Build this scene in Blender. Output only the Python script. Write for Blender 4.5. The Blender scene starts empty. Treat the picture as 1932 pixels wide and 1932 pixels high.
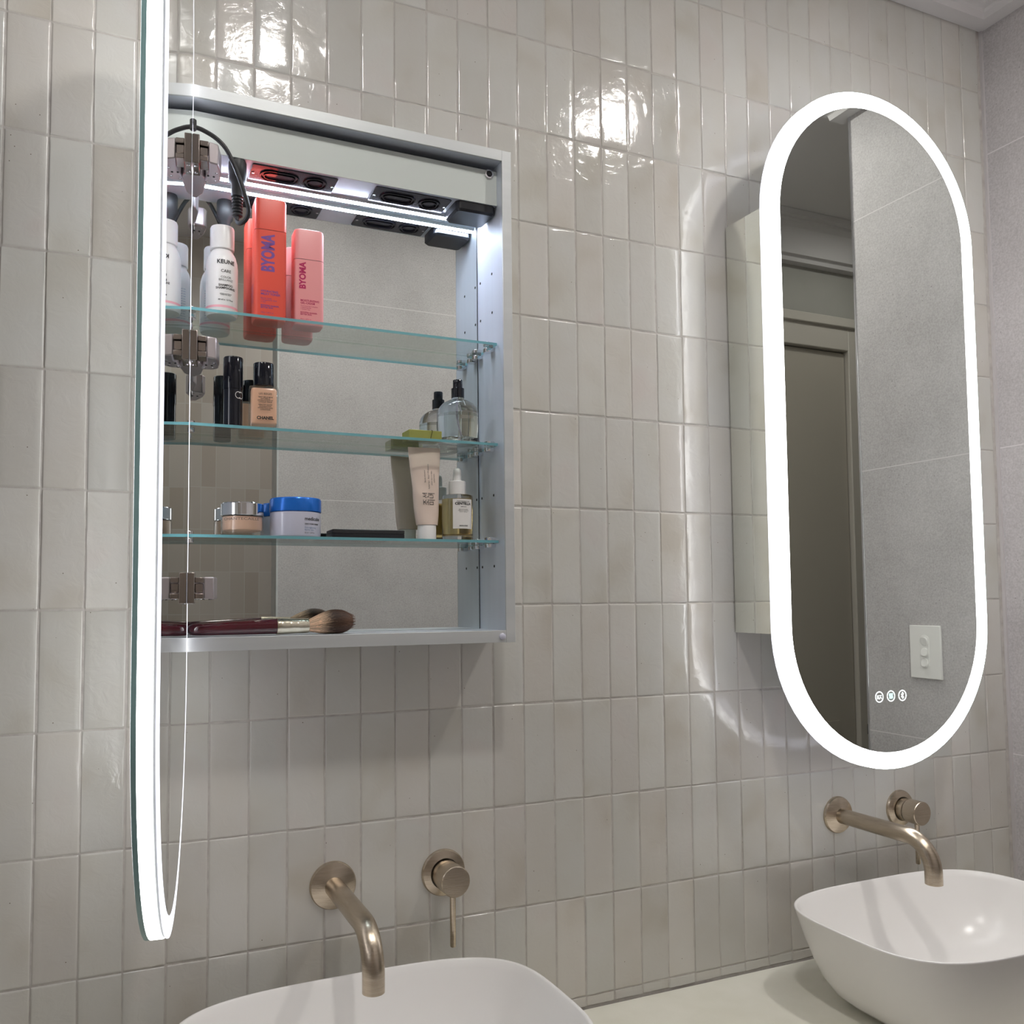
import bpy, bmesh, math, random
from mathutils import Vector, Matrix
from math import sin, cos, pi, radians

# ------------------------------------------------------------------ scene, camera, world, exposure
SC = bpy.context.scene
COL = SC.collection
S = 0.75                                   # survey units -> metres
Z0, Z1 = 0.85, 0.86


def T(p):
    return Vector((p[0] * S, p[1] * S, Z1 + (p[2] - Z0) * S))


CAMPOS = (-0.7793, -1.5876, 1.6778)
RR = [[0.9173440932, -0.3980192943, -0.0077743230],
      [0.0161972518, 0.0568293797, -0.9982525085],
      [0.3977655889, 0.9156151195, 0.0585789149]]
cd = bpy.data.cameras.new('camera')
cam = bpy.data.objects.new('camera', cd)
COL.objects.link(cam)
cam.matrix_world = Matrix.Translation(T(CAMPOS)) @ Matrix((
    (RR[0][0], -RR[1][0], -RR[2][0]), (RR[0][1], -RR[1][1], -RR[2][1]), (RR[0][2], -RR[1][2], -RR[2][2]))).to_4x4()
cd.sensor_fit = 'HORIZONTAL'
cd.sensor_width = 36.0
cd.lens = 1653.661 / 1932 * 36.0
cd.shift_x = (966 - 908.338) / 1932
cd.shift_y = (1030.42 - 966) / 1932
cd.clip_start = 0.02
SC.camera = cam

W = bpy.data.worlds.new('world')
SC.world = W
W.use_nodes = True
W.node_tree.nodes['Background'].inputs[0].default_value = (0.05, 0.05, 0.055, 1)
W.node_tree.nodes['Background'].inputs[1].default_value = 0.3

E_BAND = 5.4        # lit acrylic rims of the mirrors
E_LED = 64.0        # led strip inside the open cabinet
E_DOWN = 188.0       # ceiling downlights; the added fill lamps scale from it
SC.view_settings.view_transform = 'Standard'
SC.view_settings.look = 'None'
SC.view_settings.gamma = 1
SC.view_settings.use_curve_mapping = False
SC.view_settings.exposure = 0.84
cy = SC.cycles
cy.max_bounces = 14
cy.diffuse_bounces = 5
cy.glossy_bounces = 8
cy.transmission_bounces = 12
cy.transparent_max_bounces = 24
cy.sample_clamp_indirect = 4.0
cy.caustics_reflective = True
cy.blur_glossy = 0.3
try:
    cy.use_denoising = True
except Exception:
    pass

random.seed(7)

# ------------------------------------------------------------------ materials


def lin(c):
    return tuple(((v / 255) / 12.92 if v / 255 <= 0.04045 else ((v / 255 + 0.055) / 1.055) ** 2.4) for v in c)


def pm(name, col, rough=0.5, metal=0.0, **kw):
    m = bpy.data.materials.new(name)
    m.use_nodes = True
    b = m.node_tree.nodes['Principled BSDF']
    b.inputs['Base Color'].default_value = (*col, 1)
    b.inputs['Roughness'].default_value = rough
    b.inputs['Metallic'].default_value = metal
    for k, v in kw.items():
        k = k.replace('_', ' ')
        if k in b.inputs:
            b.inputs[k].default_value = v if not isinstance(v, tuple) else (*v, 1)
    return m


def noise_col(m, c1, c2, scale, detail=4, rough_amt=0, bump=0.0, bscale=None, stretch=None):
    nt = m.node_tree
    N, L = nt.nodes, nt.links
    b = N['Principled BSDF']
    tc = N.new('ShaderNodeTexCoord')
    mp = N.new('ShaderNodeMapping')
    if stretch:
        mp.inputs['Scale'].default_value = stretch
    L.new(tc.outputs['Object'], mp.inputs[0])
    n = N.new('ShaderNodeTexNoise')
    n.inputs['Scale'].default_value = scale
    n.inputs['Detail'].default_value = detail
    L.new(mp.outputs[0], n.inputs['Vector'])
    r = N.new('ShaderNodeValToRGB')
    r.color_ramp.elements[0].position = 0.3
    r.color_ramp.elements[1].position = 0.7
    r.color_ramp.elements[0].color = (*c1, 1)
    r.color_ramp.elements[1].color = (*c2, 1)
    L.new(n.outputs['Fac'], r.inputs[0])
    L.new(r.outputs[0], b.inputs['Base Color'])
    if bump:
        n2 = N.new('ShaderNodeTexNoise')
        n2.inputs['Scale'].default_value = bscale or scale
        L.new(mp.outputs[0], n2.inputs['Vector'])
        bp = N.new('ShaderNodeBump')
        bp.inputs['Strength'].default_value = bump
        bp.inputs['Distance'].default_value = 0.001
        L.new(n2.outputs['Fac'], bp.inputs['Height'])
        L.new(bp.outputs[0], b.inputs['Normal'])
    return m


def emis(name, col, s):
    m = bpy.data.materials.new(name)
    m.use_nodes = True
    nt = m.node_tree
    nt.nodes.clear()
    o = nt.nodes.new('ShaderNodeOutputMaterial')
    e = nt.nodes.new('ShaderNodeEmission')
    e.inputs[0].default_value = (*col, 1)
    e.inputs[1].default_value = s
    nt.links.new(e.outputs[0], o.inputs[0])
    return m


def thin_glass(name, tint, ior=1.5, rough=0.0, extra=0.0):
    m = bpy.data.materials.new(name)
    m.use_nodes = True
    nt = m.node_tree
    N, L = nt.nodes, nt.links
    N.clear()
    o = N.new('ShaderNodeOutputMaterial')
    t = N.new('ShaderNodeBsdfTransparent')
    t.inputs[0].default_value = (*tint, 1)
    g = N.new('ShaderNodeBsdfGlossy')
    g.inputs['Roughness'].default_value = rough
    f = N.new('ShaderNodeFresnel')
    gm = N.new('ShaderNodeNewGeometry')
    io = N.new('ShaderNodeMix')
    io.inputs['A'].default_value = ior
    io.inputs['B'].default_value = 1 / ior
    L.new(gm.outputs['Backfacing'], io.inputs['Factor'])
    L.new(io.outputs['Result'], f.inputs[0])
    a = N.new('ShaderNodeMath')
    a.operation = 'ADD'
    a.use_clamp = True
    a.inputs[1].default_value = extra
    L.new(f.outputs[0], a.inputs[0])
    mx = N.new('ShaderNodeMixShader')
    L.new(a.outputs[0], mx.inputs[0])
    L.new(t.outputs[0], mx.inputs[1])
    L.new(g.outputs[0], mx.inputs[2])
    L.new(mx.outputs[0], o.inputs[0])
    return m


def tile_mat():
    m = pm('glazed_tile', (0.6, 0.58, 0.54), 0.10)
    nt = m.node_tree
    N, L = nt.nodes, nt.links
    b = N['Principled BSDF']
    b.inputs['IOR'].default_value = 1.55
    at = N.new('ShaderNodeAttribute')
    at.attribute_name = 'tint'
    tc = N.new('ShaderNodeTexCoord')
    add = N.new('ShaderNodeVectorMath')
    add.operation = 'ADD'
    sc = N.new('ShaderNodeVectorMath')
    sc.operation = 'SCALE'
    sc.inputs['Scale'].default_value = 37.0
    L.new(at.outputs['Color'], sc.inputs[0])
    L.new(tc.outputs['Object'], add.inputs[0])
    L.new(sc.outputs[0], add.inputs[1])
    n = N.new('ShaderNodeTexNoise')
    n.inputs['Scale'].default_value = 9
    n.inputs['Detail'].default_value = 2
    L.new(add.outputs[0], n.inputs['Vector'])
    r = N.new('ShaderNodeValToRGB')
    e = r.color_ramp.elements
    e[0].position, e[0].color = 0.28, (*lin((192, 187, 178)), 1)
    e[1].position, e[1].color = 0.62, (*lin((204, 202, 198)), 1)
    x = r.color_ramp.elements.new(0.42)
    x.color = (*lin((201, 198, 192)), 1)
    x = r.color_ramp.elements.new(0.8)
    x.color = (*lin((204, 197, 193)), 1)
    L.new(n.outputs['Fac'], r.inputs[0])
    # per-tile tone
    sep = N.new('ShaderNodeSeparateColor')
    L.new(at.outputs['Color'], sep.inputs[0])
    mr = N.new('ShaderNodeMapRange')
    mr.inputs['To Min'].default_value = 0.93
    mr.inputs['To Max'].default_value = 1.04
    L.new(sep.outputs[0], mr.inputs['Value'])
    hue = N.new('ShaderNodeValToRGB')
    hue.color_ramp.elements[0].color = (0.99, 1.0, 0.99, 1)
    hue.color_ramp.elements[1].color = (1.0, 0.982, 0.965, 1)
    hue.color_ramp.elements[0].position = 0.35
    hue.color_ramp.elements[1].position = 0.95
    L.new(sep.outputs[1], hue.inputs[0])
    mu = N.new('ShaderNodeMix')
    mu.data_type = 'RGBA'
    mu.blend_type = 'MULTIPLY'
    mu.inputs['Factor'].default_value = 1
    L.new(r.outputs[0], mu.inputs['A'])
    L.new(hue.outputs[0], mu.inputs['B'])
    ms = N.new('ShaderNodeVectorMath')
    ms.operation = 'SCALE'
    L.new(mu.outputs['Result'], ms.inputs[0])
    L.new(mr.outputs[0], ms.inputs['Scale'])
    # glaze pits
    v = N.new('ShaderNodeTexVoronoi')
    v.inputs['Scale'].default_value = 46
    v.inputs['Randomness'].default_value = 1
    L.new(add.outputs[0], v.inputs['Vector'])
    lt = N.new('ShaderNodeMath')
    lt.operation = 'LESS_THAN'
    lt.inputs[1].default_value = 0.030
    L.new(v.outputs['Distance'], lt.inputs[0])
    mp = N.new('ShaderNodeMix')
    mp.data_type = 'RGBA'
    mp.inputs['B'].default_value = (*lin((110, 98, 84)), 1)
    L.new(lt.outputs[0], mp.inputs['Factor'])
    L.new(ms.outputs[0], mp.inputs['A'])
    L.new(mp.outputs['Result'], b.inputs['Base Color'])
    # orange-peel ripple of the glaze
    n2 = N.new('ShaderNodeTexNoise')
    n2.inputs['Scale'].default_value = 45
    n2.inputs['Detail'].default_value = 5
    n2.inputs['Roughness'].default_value = 0.55
    n2.inputs['Distortion'].default_value = 1.2
    L.new(add.outputs[0], n2.inputs['Vector'])
    bp = N.new('ShaderNodeBump')
    bp.inputs['Strength'].default_value = 0.38
    bp.inputs['Distance'].default_value = 0.0012
    L.new(n2.outputs['Fac'], bp.inputs['Height'])
    L.new(bp.outputs[0], b.inputs['Normal'])
    return m


def stone_mat(name, c1, c2, zgrout=True):
    m = pm(name, c1, 0.55)
    nt = m.node_tree
    N, L = nt.nodes, nt.links
    b = N['Principled BSDF']
    g = N.new('ShaderNodeNewGeometry')
    n = N.new('ShaderNodeTexNoise')
    n.inputs['Scale'].default_value = 5
    n.inputs['Detail'].default_value = 8
    n.inputs['Roughness'].default_value = 0.65
    L.new(g.outputs['Position'], n.inputs['Vector'])
    n3 = N.new('ShaderNodeTexNoise')
    n3.inputs['Scale'].default_value = 260
    n3.inputs['Detail'].default_value = 3
    L.new(g.outputs['Position'], n3.inputs['Vector'])
    ad = N.new('ShaderNodeMath')
    ad.operation = 'MULTIPLY_ADD'
    ad.inputs[1].default_value = 0.62
    L.new(n3.outputs['Fac'], ad.inputs[0])
    hf = N.new('ShaderNodeMath')
    hf.operation = 'MULTIPLY'
    hf.inputs[1].default_value = 0.55
    L.new(n.outputs['Fac'], hf.inputs[0])
    L.new(hf.outputs[0], ad.inputs[2])
    r = N.new('ShaderNodeValToRGB')
    r.color_ramp.elements[0].position = 0.40
    r.color_ramp.elements[1].position = 0.78
    r.color_ramp.elements[0].color = (*c1, 1)
    r.color_ramp.elements[1].color = (*c2, 1)
    L.new(ad.outputs[0], r.inputs[0])
    v = N.new('ShaderNodeTexVoronoi')
    v.inputs['Scale'].default_value = 70
    L.new(g.outputs['Position'], v.inputs['Vector'])
    n4 = N.new('ShaderNodeTexNoise')
    n4.inputs['Scale'].default_value = 9
    L.new(g.outputs['Position'], n4.inputs['Vector'])
    thr = N.new('ShaderNodeMath')
    thr.operation = 'MULTIPLY'
    thr.inputs[1].default_value = 0.13
    L.new(n4.outputs['Fac'], thr.inputs[0])
    lt = N.new('ShaderNodeMath')
    lt.operation = 'LESS_THAN'
    L.new(v.outputs['Distance'], lt.inputs[0])
    L.new(thr.outputs[0], lt.inputs[1])
    mx = N.new('ShaderNodeMix')
    mx.data_type = 'RGBA'
    mx.inputs['B'].default_value = (c1[0] * 0.68, c1[1] * 0.68, c1[2] * 0.68, 1)
    L.new(lt.outputs[0], mx.inputs['Factor'])
    L.new(r.outputs[0], mx.inputs['A'])
    out = mx.outputs['Result']
    if zgrout:
        sp = N.new('ShaderNodeSeparateXYZ')
        L.new(g.outputs['Position'], sp.inputs[0])
        a = N.new('ShaderNodeMath'); a.operation = 'SUBTRACT'; a.inputs[1].default_value = 1.1658 - 0.6067 * 4.5
        L.new(sp.outputs['Z'], a.inputs[0])
        d = N.new('ShaderNodeMath'); d.operation = 'DIVIDE'; d.inputs[1].default_value = 0.6067
        L.new(a.outputs[0], d.inputs[0])
        fr = N.new('ShaderNodeMath'); fr.operation = 'FRACT'
        L.new(d.outputs[0], fr.inputs[0])
        sb = N.new('ShaderNodeMath'); sb.operation = 'SUBTRACT'; sb.inputs[1].default_value = 0.5
        L.new(fr.outputs[0], sb.inputs[0])
        ab = N.new('ShaderNodeMath'); ab.operation = 'ABSOLUTE'
        L.new(sb.outputs[0], ab.inputs[0])
        l2 = N.new('ShaderNodeMath'); l2.operation = 'LESS_THAN'; l2.inputs[1].default_value = 0.0018
        L.new(ab.outputs[0], l2.inputs[0])
        m2 = N.new('ShaderNodeMix'); m2.data_type = 'RGBA'
        m2.inputs['B'].default_value = (c2[0] * 1.15, c2[1] * 1.15, c2[2] * 1.15, 1)
        L.new(l2.outputs[0], m2.inputs['Factor'])
        L.new(out, m2.inputs['A'])
        out = m2.outputs['Result']
    L.new(out, b.inputs['Base Color'])
    bp = N.new('ShaderNodeBump')
    bp.inputs['Strength'].default_value = 0.15
    bp.inputs['Distance'].default_value = 0.001
    L.new(n3.outputs['Fac'], bp.inputs['Height'])
    L.new(bp.outputs[0], b.inputs['Normal'])
    return m


M = {}
M['tile'] = tile_mat()
M['grout'] = noise_col(pm('grout', lin((160, 154, 148)), 0.9), lin((176, 170, 166)), lin((198, 194, 188)), 60, bump=0.4, bscale=300)
M['stone'] = stone_mat('grey_stone_tile', lin((172, 168, 168)), lin((204, 200, 201)))
M['paint'] = noise_col(pm('wall_paint', lin((170, 168, 162)), 0.7), lin((168, 166, 160)), lin((173, 171, 165)), 8)
M['ceiling'] = pm('ceiling_paint', lin((225, 222, 222)), 0.75)
M['hallceil'] = pm('cornice_paint', lin((215, 212, 212)), 0.6)
M['doorpaint'] = pm('door_paint', lin((180, 173, 162)), 0.45)
M['trimpaint'] = pm('trim_paint', lin((196, 190, 181)), 0.4)
M['floor'] = stone_mat('floor_tile', lin((150, 147, 143)), lin((180, 177, 173)), False)
M['silicone'] = pm('silicone', lin((196, 192, 192)), 0.4)
M['counter'] = noise_col(pm('counter_stone', (0.7, 0.7, 0.65), 0.3), lin((230, 228, 214)), lin((240, 238, 227)), 12, bump=0.0)
M['ceramic'] = pm('matt_ceramic', lin((240, 238, 236)), 0.24)
M['nickel'] = noise_col(pm('brushed_nickel', lin((205, 188, 166)), 0.27, 1.0), lin((190, 176, 157)), lin((206, 192, 174)), 40,
                        bump=0.12, bscale=160, stretch=(1, 1, 9))
M['nickel'].node_tree.nodes['Principled BSDF'].inputs['Anisotropic'].default_value = 0.5
M['darkgap'] = pm('dark_gap', (0.02, 0.02, 0.02), 0.8)
M['mirror'] = pm('mirror', (0.74, 0.77, 0.74), 0.0, 1.0)
M['sidemirror'] = pm('side_mirror', (0.86, 0.88, 0.82), 0.0, 1.0)
M['band'] = emis('lit_acrylic', (1.0, 1.0, 1.0), E_BAND)
M['rim'] = emis('lit_rear_acrylic', (0.86, 0.87, 1.0), E_BAND * 0.22)
M['teal'] = pm('glass_edge', lin((168, 214, 218)), 0.35, 0.0, Specular_IOR_Level=0.8)
M['alu'] = noise_col(pm('anodised_aluminium', lin((205, 208, 208)), 0.45, 0.4), lin((198, 201, 202)), lin((212, 214, 214)), 30, bump=0.08,
                     bscale=400, stretch=(0.05, 1, 1))
M['aluin'] = noise_col(pm('cabinet_lining', lin((214, 220, 230)), 0.38, 0.35), lin((210, 216, 226)), lin((220, 226, 236)), 30, bump=0.08,
                       bscale=300, stretch=(1, 1, 0.03))
M['valance'] = pm('painted_valance', lin((200, 206, 202)), 0.5, 0.1)
M['led'] = emis('led_strip', (0.74, 0.82, 1.0), E_LED)
M['shelfglass'] = thin_glass('shelf_glass', (0.93, 0.965, 0.95), 1.5)
M['shelfedge'] = pm('shelf_glass_edge', lin((122, 186, 196)), 0.12, 0.0, Transmission_Weight=0.25)
M['chrome'] = pm('chrome', (0.8, 0.8, 0.82), 0.08, 1.0)
M['steel'] = pm('hinge_steel', lin((168, 158, 152)), 0.22, 1.0)
M['steelmatt'] = pm('hinge_pressed_steel', lin((190, 182, 184)), 0.38, 0.85)
M['black'] = pm('black_plastic', (0.012, 0.013, 0.017), 0.28)
M['blackgloss'] = pm('black_gloss', (0.006, 0.007, 0.012), 0.06)
M['blackmatt'] = pm('black_rubber', (0.02, 0.02, 0.022), 0.45)
M['plate'] = pm('dark_socket_plate', (0.07, 0.07, 0.085), 0.16, 0.7)
M['white'] = pm('white_plastic', lin((238, 236, 234)), 0.3)
M['ink'] = pm('black_ink', (0.015, 0.015, 0.015), 0.5)
M['blueink'] = pm('blue_ink', lin((90, 130, 170)), 0.5)
M['greyink'] = pm('grey_ink', lin((110, 100, 96)), 0.5)
M['coral'] = pm('coral_plastic', lin((240, 92, 74)), 0.38, 0, Subsurface_Weight=0.0)
M['purple'] = pm('purple_ink', lin((122, 74, 152)), 0.5)
M['pink'] = pm('pink_plastic', lin((248, 165, 165)), 0.38)
M['magenta'] = pm('magenta_ink', lin((190, 20, 90)), 0.5)
M['pinkband'] = pm('pink_print', lin((240, 175, 185)), 0.4)
M['clear'] = thin_glass('clear_glass', (0.975, 0.985, 0.985), 1.45, 0.0, 0.02)
M['liquid'] = pm('perfume_liquid', (0.93, 0.95, 0.90), 0.0, 0, Transmission_Weight=1.0, IOR=1.34)
M['thickglass'] = pm('thick_glass', (0.97, 0.98, 0.98), 0.0, 0, Transmission_Weight=1.0, IOR=1.48)
M['found'] = pm('foundation', lin((228, 180, 150)), 0.2)
M['beige'] = pm('cream_cosmetic', lin((224, 184, 158)), 0.35)
M['tube'] = pm('tube_plastic', lin((228, 208, 194)), 0.26)
M['blue'] = pm('blue_cap', lin((28, 108, 205)), 0.25, 0.35)
M['frost'] = pm('frosted_jar', lin((205, 205, 222)), 0.25, 0, Coat_Weight=0.6)
M['oil'] = pm('amber_serum', (1.0, 0.78, 0.36), 0.0, 0, Transmission_Weight=0.9, IOR=1.4)
M['label'] = pm('paper_label', lin((236, 232, 228)), 0.5)
M['green'] = pm('green_card', lin((150, 152, 74)), 0.5)
M['cord'] = pm('brown_string', lin((70, 62, 30)), 0.6)
M['burgundy'] = pm('burgundy_lacquer', lin((74, 14, 28)), 0.1, 0, Coat_Weight=0.8)
M['ferrule'] = noise_col(pm('hammered_ferrule', lin((214, 206, 186)), 0.2, 1.0), lin((204, 196, 174)), lin((228, 222, 204)), 60, bump=0.8, bscale=120)
M['icon'] = emis('lit_icon', (0.92, 1.0, 1.0), 1.6)
M['iconteal'] = emis('lit_icon_teal', (0.55, 0.85, 0.82), 1.0)
M['lens'] = emis('downlight_lens', (1.0, 0.97, 0.93), E_DOWN)
M['showerfill'] = emis('shower_fill_lens', (1.0, 0.97, 0.95), E_DOWN * 0.42)  # glow of the unseen lamp added to brighten the shower recess
M['passagefill'] = emis('passage_fill_lens', (1.0, 0.97, 0.93), E_DOWN * 0.26)  # glow of the unseen lamp added to lift the dark passage
M['wood'] = noise_col(pm('vanity_timber', lin((150, 124, 98)), 0.5), lin((136, 110, 84)), lin((166, 140, 112)), 8, stretch=(1, 1, 12))


def bristle_mat():
    m = pm('bristle_hair', lin((120, 90, 75)), 0.6)
    nt = m.node_tree
    N, L = nt.nodes, nt.links
    at = N.new('ShaderNodeAttribute')
    at.attribute_name = 'tint'
    L.new(at.outputs['Color'], N['Principled BSDF'].inputs['Base Color'])
    return m


M['bristle'] = bristle_mat()

# ------------------------------------------------------------------ object helpers
BASE = {}


def empty(name, label, cat, base, group=None):
    o = bpy.data.objects.new(name, None)
    COL.objects.link(o)
    o.empty_display_size = 0.03
    o.location = T(base)
    BASE[o.name] = Vector(base)
    tag(o, label, cat, group)
    return o


def tag(o, label=None, cat=None, group=None, kind=None):
    if label:
        o['label'] = label
    if cat:
        o['category'] = cat
    if group:
        o['group'] = group
    if kind:
        o['kind'] = kind
    return o


def obj(name, bm, mats, parent=None, base=None, bevel=0, seg=2, smooth=35, solid=0):
    """link a bmesh given in survey units as ONE mesh object"""
    if parent is not None:
        base = BASE[parent.name]
    elif base is None:
        xs = [v.co for v in bm.verts]
        base = (sum(c.x for c in xs) / len(xs), sum(c.y for c in xs) / len(xs), min(c.z for c in xs))
    base = Vector(base)
    for v in bm.verts:
        v.co = (v.co - base) * S
    me = bpy.data.meshes.new(name)
    bm.to_mesh(me)
    bm.free()
    for m in (mats if isinstance(mats, (list, tuple)) else [mats]):
        me.materials.append(m)
    o = bpy.data.objects.new(name, me)
    COL.objects.link(o)
    BASE[o.name] = base
    if parent is not None:
        o.parent = parent
    else:
        o.location = T(base)
    if bevel:
        b = o.modifiers.new('bevel', 'BEVEL')
        b.width = bevel * S
        b.segments = seg
        b.limit_method = 'ANGLE'
        b.angle_limit = radians(35)
        b.harden_normals = False
    if smooth:
        for p in me.polygons:
            p.use_smooth = True
        try:
            me.set_sharp_from_angle(angle=radians(smooth))
        except Exception:
            pass
    return o


def struct(name, bm, mats, **k):
    o = obj(name, bm, mats, **k)
    o['kind'] = 'structure'
    return o


def NB():
    return bmesh.new()


def box(bm, x0, x1, y0, y1, z0, z1, mi=0, sides=None):
    vs = [bm.verts.new((x, y, z)) for z in (z0, z1) for y in (y0, y1) for x in (x0, x1)]
    fs = [(0, 2, 3, 1), (4, 5, 7, 6), (0, 1, 5, 4), (2, 6, 7, 3), (0, 4, 6, 2), (1, 3, 7, 5)]
    for i, f in enumerate(fs):
        fc = bm.faces.new([vs[k] for k in f])
        fc.material_index = mi
        if sides and i in sides:
            fc.material_index = sides[i]
    return bm


def prism(bm, pts, h0, h1, fmap, mi=0, caps=True):
    """pts 2D loop; fmap(a,b,h) -> 3D"""
    A = [bm.verts.new(fmap(a, b, h0)) for a, b in pts]
    B = [bm.verts.new(fmap(a, b, h1)) for a, b in pts]
    n = len(pts)
    for i in range(n):
        j = (i + 1) % n
        f = bm.faces.new((A[i], A[j], B[j], B[i]))
        f.material_index = mi
    if caps:
        f = bm.faces.new(A[::-1]); f.material_index = mi
        f = bm.faces.new(B); f.material_index = mi
    bm.normal_update()
    return bm


def lathe(bm, prof, c, axis='z', n=40, mi=0, cap=True, sx=1.0, sy=1.0, sup=2.0):
    """prof: list of (r, h); axis z: h added to z. axis y: h towards -y"""
    rings = []
    for r, h in prof:
        ring = []
        for i in range(n):
            a = 2 * pi * i / n
            ca, sa = cos(a), sin(a)
            if sup != 2.0:
                ca = math.copysign(abs(ca) ** (2 / sup), ca)
                sa = math.copysign(abs(sa) ** (2 / sup), sa)
            if axis == 'z':
                p = (c[0] + r * ca * sx, c[1] + r * sa * sy, c[2] + h)
            elif axis == 'y':
                p = (c[0] + r * ca * sx, c[1] - h, c[2] + r * sa * sy)
            else:
                p = (c[0] + h, c[1] + r * ca * sx, c[2] + r * sa * sy)
            ring.append(bm.verts.new(p))
        rings.append(ring)
    for a, b in zip(rings, rings[1:]):
        for i in range(n):
            j = (i + 1) % n
            f = bm.faces.new((a[i], a[j], b[j], b[i]))
            f.material_index = mi
    if cap:
        f = bm.faces.new(rings[0][::-1]); f.material_index = mi
        f = bm.faces.new(rings[-1]); f.material_index = mi
    bmesh.ops.recalc_face_normals(bm, faces=bm.faces)
    return bm


def tube(bm, pts, r, n=14, mi=0, cap=True, rads=None):
    pts = [Vector(p) for p in pts]
    rings = []
    up = None
    for i, p in enumerate(pts):
        t = (pts[min(i + 1, len(pts) - 1)] - pts[max(i - 1, 0)]).normalized()
        if up is None:
            up = t.orthogonal().normalized()
        up = (up - t * up.dot(t)).normalized()
        s = t.cross(up)
        rr = rads[i] if rads else r
        rings.append([bm.verts.new(p + (up * cos(2 * pi * k / n) + s * sin(2 * pi * k / n)) * rr) for k in range(n)])
    for a, b in zip(rings, rings[1:]):
        for k in range(n):
            f = bm.faces.new((a[k], a[(k + 1) % n], b[(k + 1) % n], b[k]))
            f.material_index = mi
    if cap:
        bm.faces.new(rings[0][::-1]).material_index = mi
        bm.faces.new(rings[-1]).material_index = mi
    bmesh.ops.recalc_face_normals(bm, faces=bm.faces)
    return bm


def smoothpath(pts, k=8):
    P = [Vector(p) for p in pts]
    out = []
    for i in range(len(P) - 1):
        p0, p1, p2, p3 = P[max(i - 1, 0)], P[i], P[i + 1], P[min(i + 2, len(P) - 1)]
        for j in range(k):
            t = j / k
            out.append(0.5 * ((2 * p1) + (p2 - p0) * t + (2 * p0 - 5 * p1 + 4 * p2 - p3) * t * t + (3 * p1 - p0 - 3 * p2 + p3) * t ** 3))
    out.append(P[-1])
    return out


def rrect(w, h, r, n=6):
    """rounded rectangle loop centred on 0"""
    o = []
    for cx_, cy_, a0 in ((w / 2 - r, h / 2 - r, 0), (-w / 2 + r, h / 2 - r, 90), (-w / 2 + r, -h / 2 + r, 180), (w / 2 - r, -h / 2 + r, 270)):
        for i in range(n + 1):
            a = radians(a0 + 90 * i / n)
            o.append((cx_ + r * cos(a), cy_ + r * sin(a)))
    return o


def stack(bm, secs, c, rot=0.0, mi=0, cap=True):
    """secs: list of (w,d,r,z): rounded-rect sections lofted along z, front faces -y"""
    rings = []
    for w, d, r, z in secs:
        ring = []
        for a, b in rrect(w, d, r):
            x = a * cos(rot) - b * sin(rot)
            y = a * sin(rot) + b * cos(rot)
            ring.append(bm.verts.new((c[0] + x, c[1] + y, c[2] + z)))
        rings.append(ring)
    n = len(rings[0])
    for a, b in zip(rings, rings[1:]):
        for i in range(n):
            j = (i + 1) % n
            bm.faces.new((a[i], a[j], b[j], b[i])).material_index = mi
    if cap:
        bm.faces.new(rings[0][::-1]).material_index = mi
        bm.faces.new(rings[-1]).material_index = mi
    bmesh.ops.recalc_face_normals(bm, faces=bm.faces)
    return bm


def text_bm(body, size, fmap, align='CENTER', weight=0.0, lines=1.0, wide=1.0):
    """lettering as a mesh; size in survey units; fmap(u,v) -> survey point"""
    cu = bpy.data.curves.new('lettering', 'FONT')
    cu.body = body
    cu.size = size
    cu.align_x = align
    cu.align_y = 'CENTER'
    cu.space_line = lines
    cu.offset = weight * size
    cu.resolution_u = 3
    o = bpy.data.objects.new('lettering', cu)
    COL.objects.link(o)
    dg = bpy.context.evaluated_depsgraph_get()
    dg.update()
    me = bpy.data.meshes.new_from_object(o.evaluated_get(dg))
    bm = bmesh.new()
    bm.from_mesh(me)
    bpy.data.objects.remove(o)
    bpy.data.curves.remove(cu)
    bpy.data.meshes.remove(me)
    for v in bm.verts:
        v.co = Vector(fmap(v.co.x * wide, v.co.y))
    return bm


def merge(dst, src):
    me = bpy.data.meshes.new('tmp')
    src.to_mesh(me)
    src.free()
    dst.from_mesh(me)
    bpy.data.meshes.remove(me)
    return dst


def flatmap(cx_, cy_, cz, rot=0.0, vert=False):
    """text on a vertical face looking to -y, turned by rot about z; vert: reads bottom to top"""
    def f(u, v):
        if vert:
            u, v = -v, u
        return (cx_ + u * cos(rot), cy_ + u * sin(rot), cz + v)
    return f


def cylmap(cx_, cy_, cz, r, a0=0.0):
    """text wrapped on a vertical cylinder; a0=0 faces -y, negative = turned to -x"""
    def f(u, v):
        a = a0 + u / r
        return (cx_ + r * sin(a), cy_ - r * cos(a), cz + v)
    return f


# ------------------------------------------------------------------ structure
PX, PZ = 0.067, 0.197777
XR = 1.424          # right wall
YF = -1.83          # wall opposite the basins
ZC = 3.40
ZFL = (0 - Z1) / S + Z0
XL = -2.3
XH = 3.2
YS = -2.67


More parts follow.
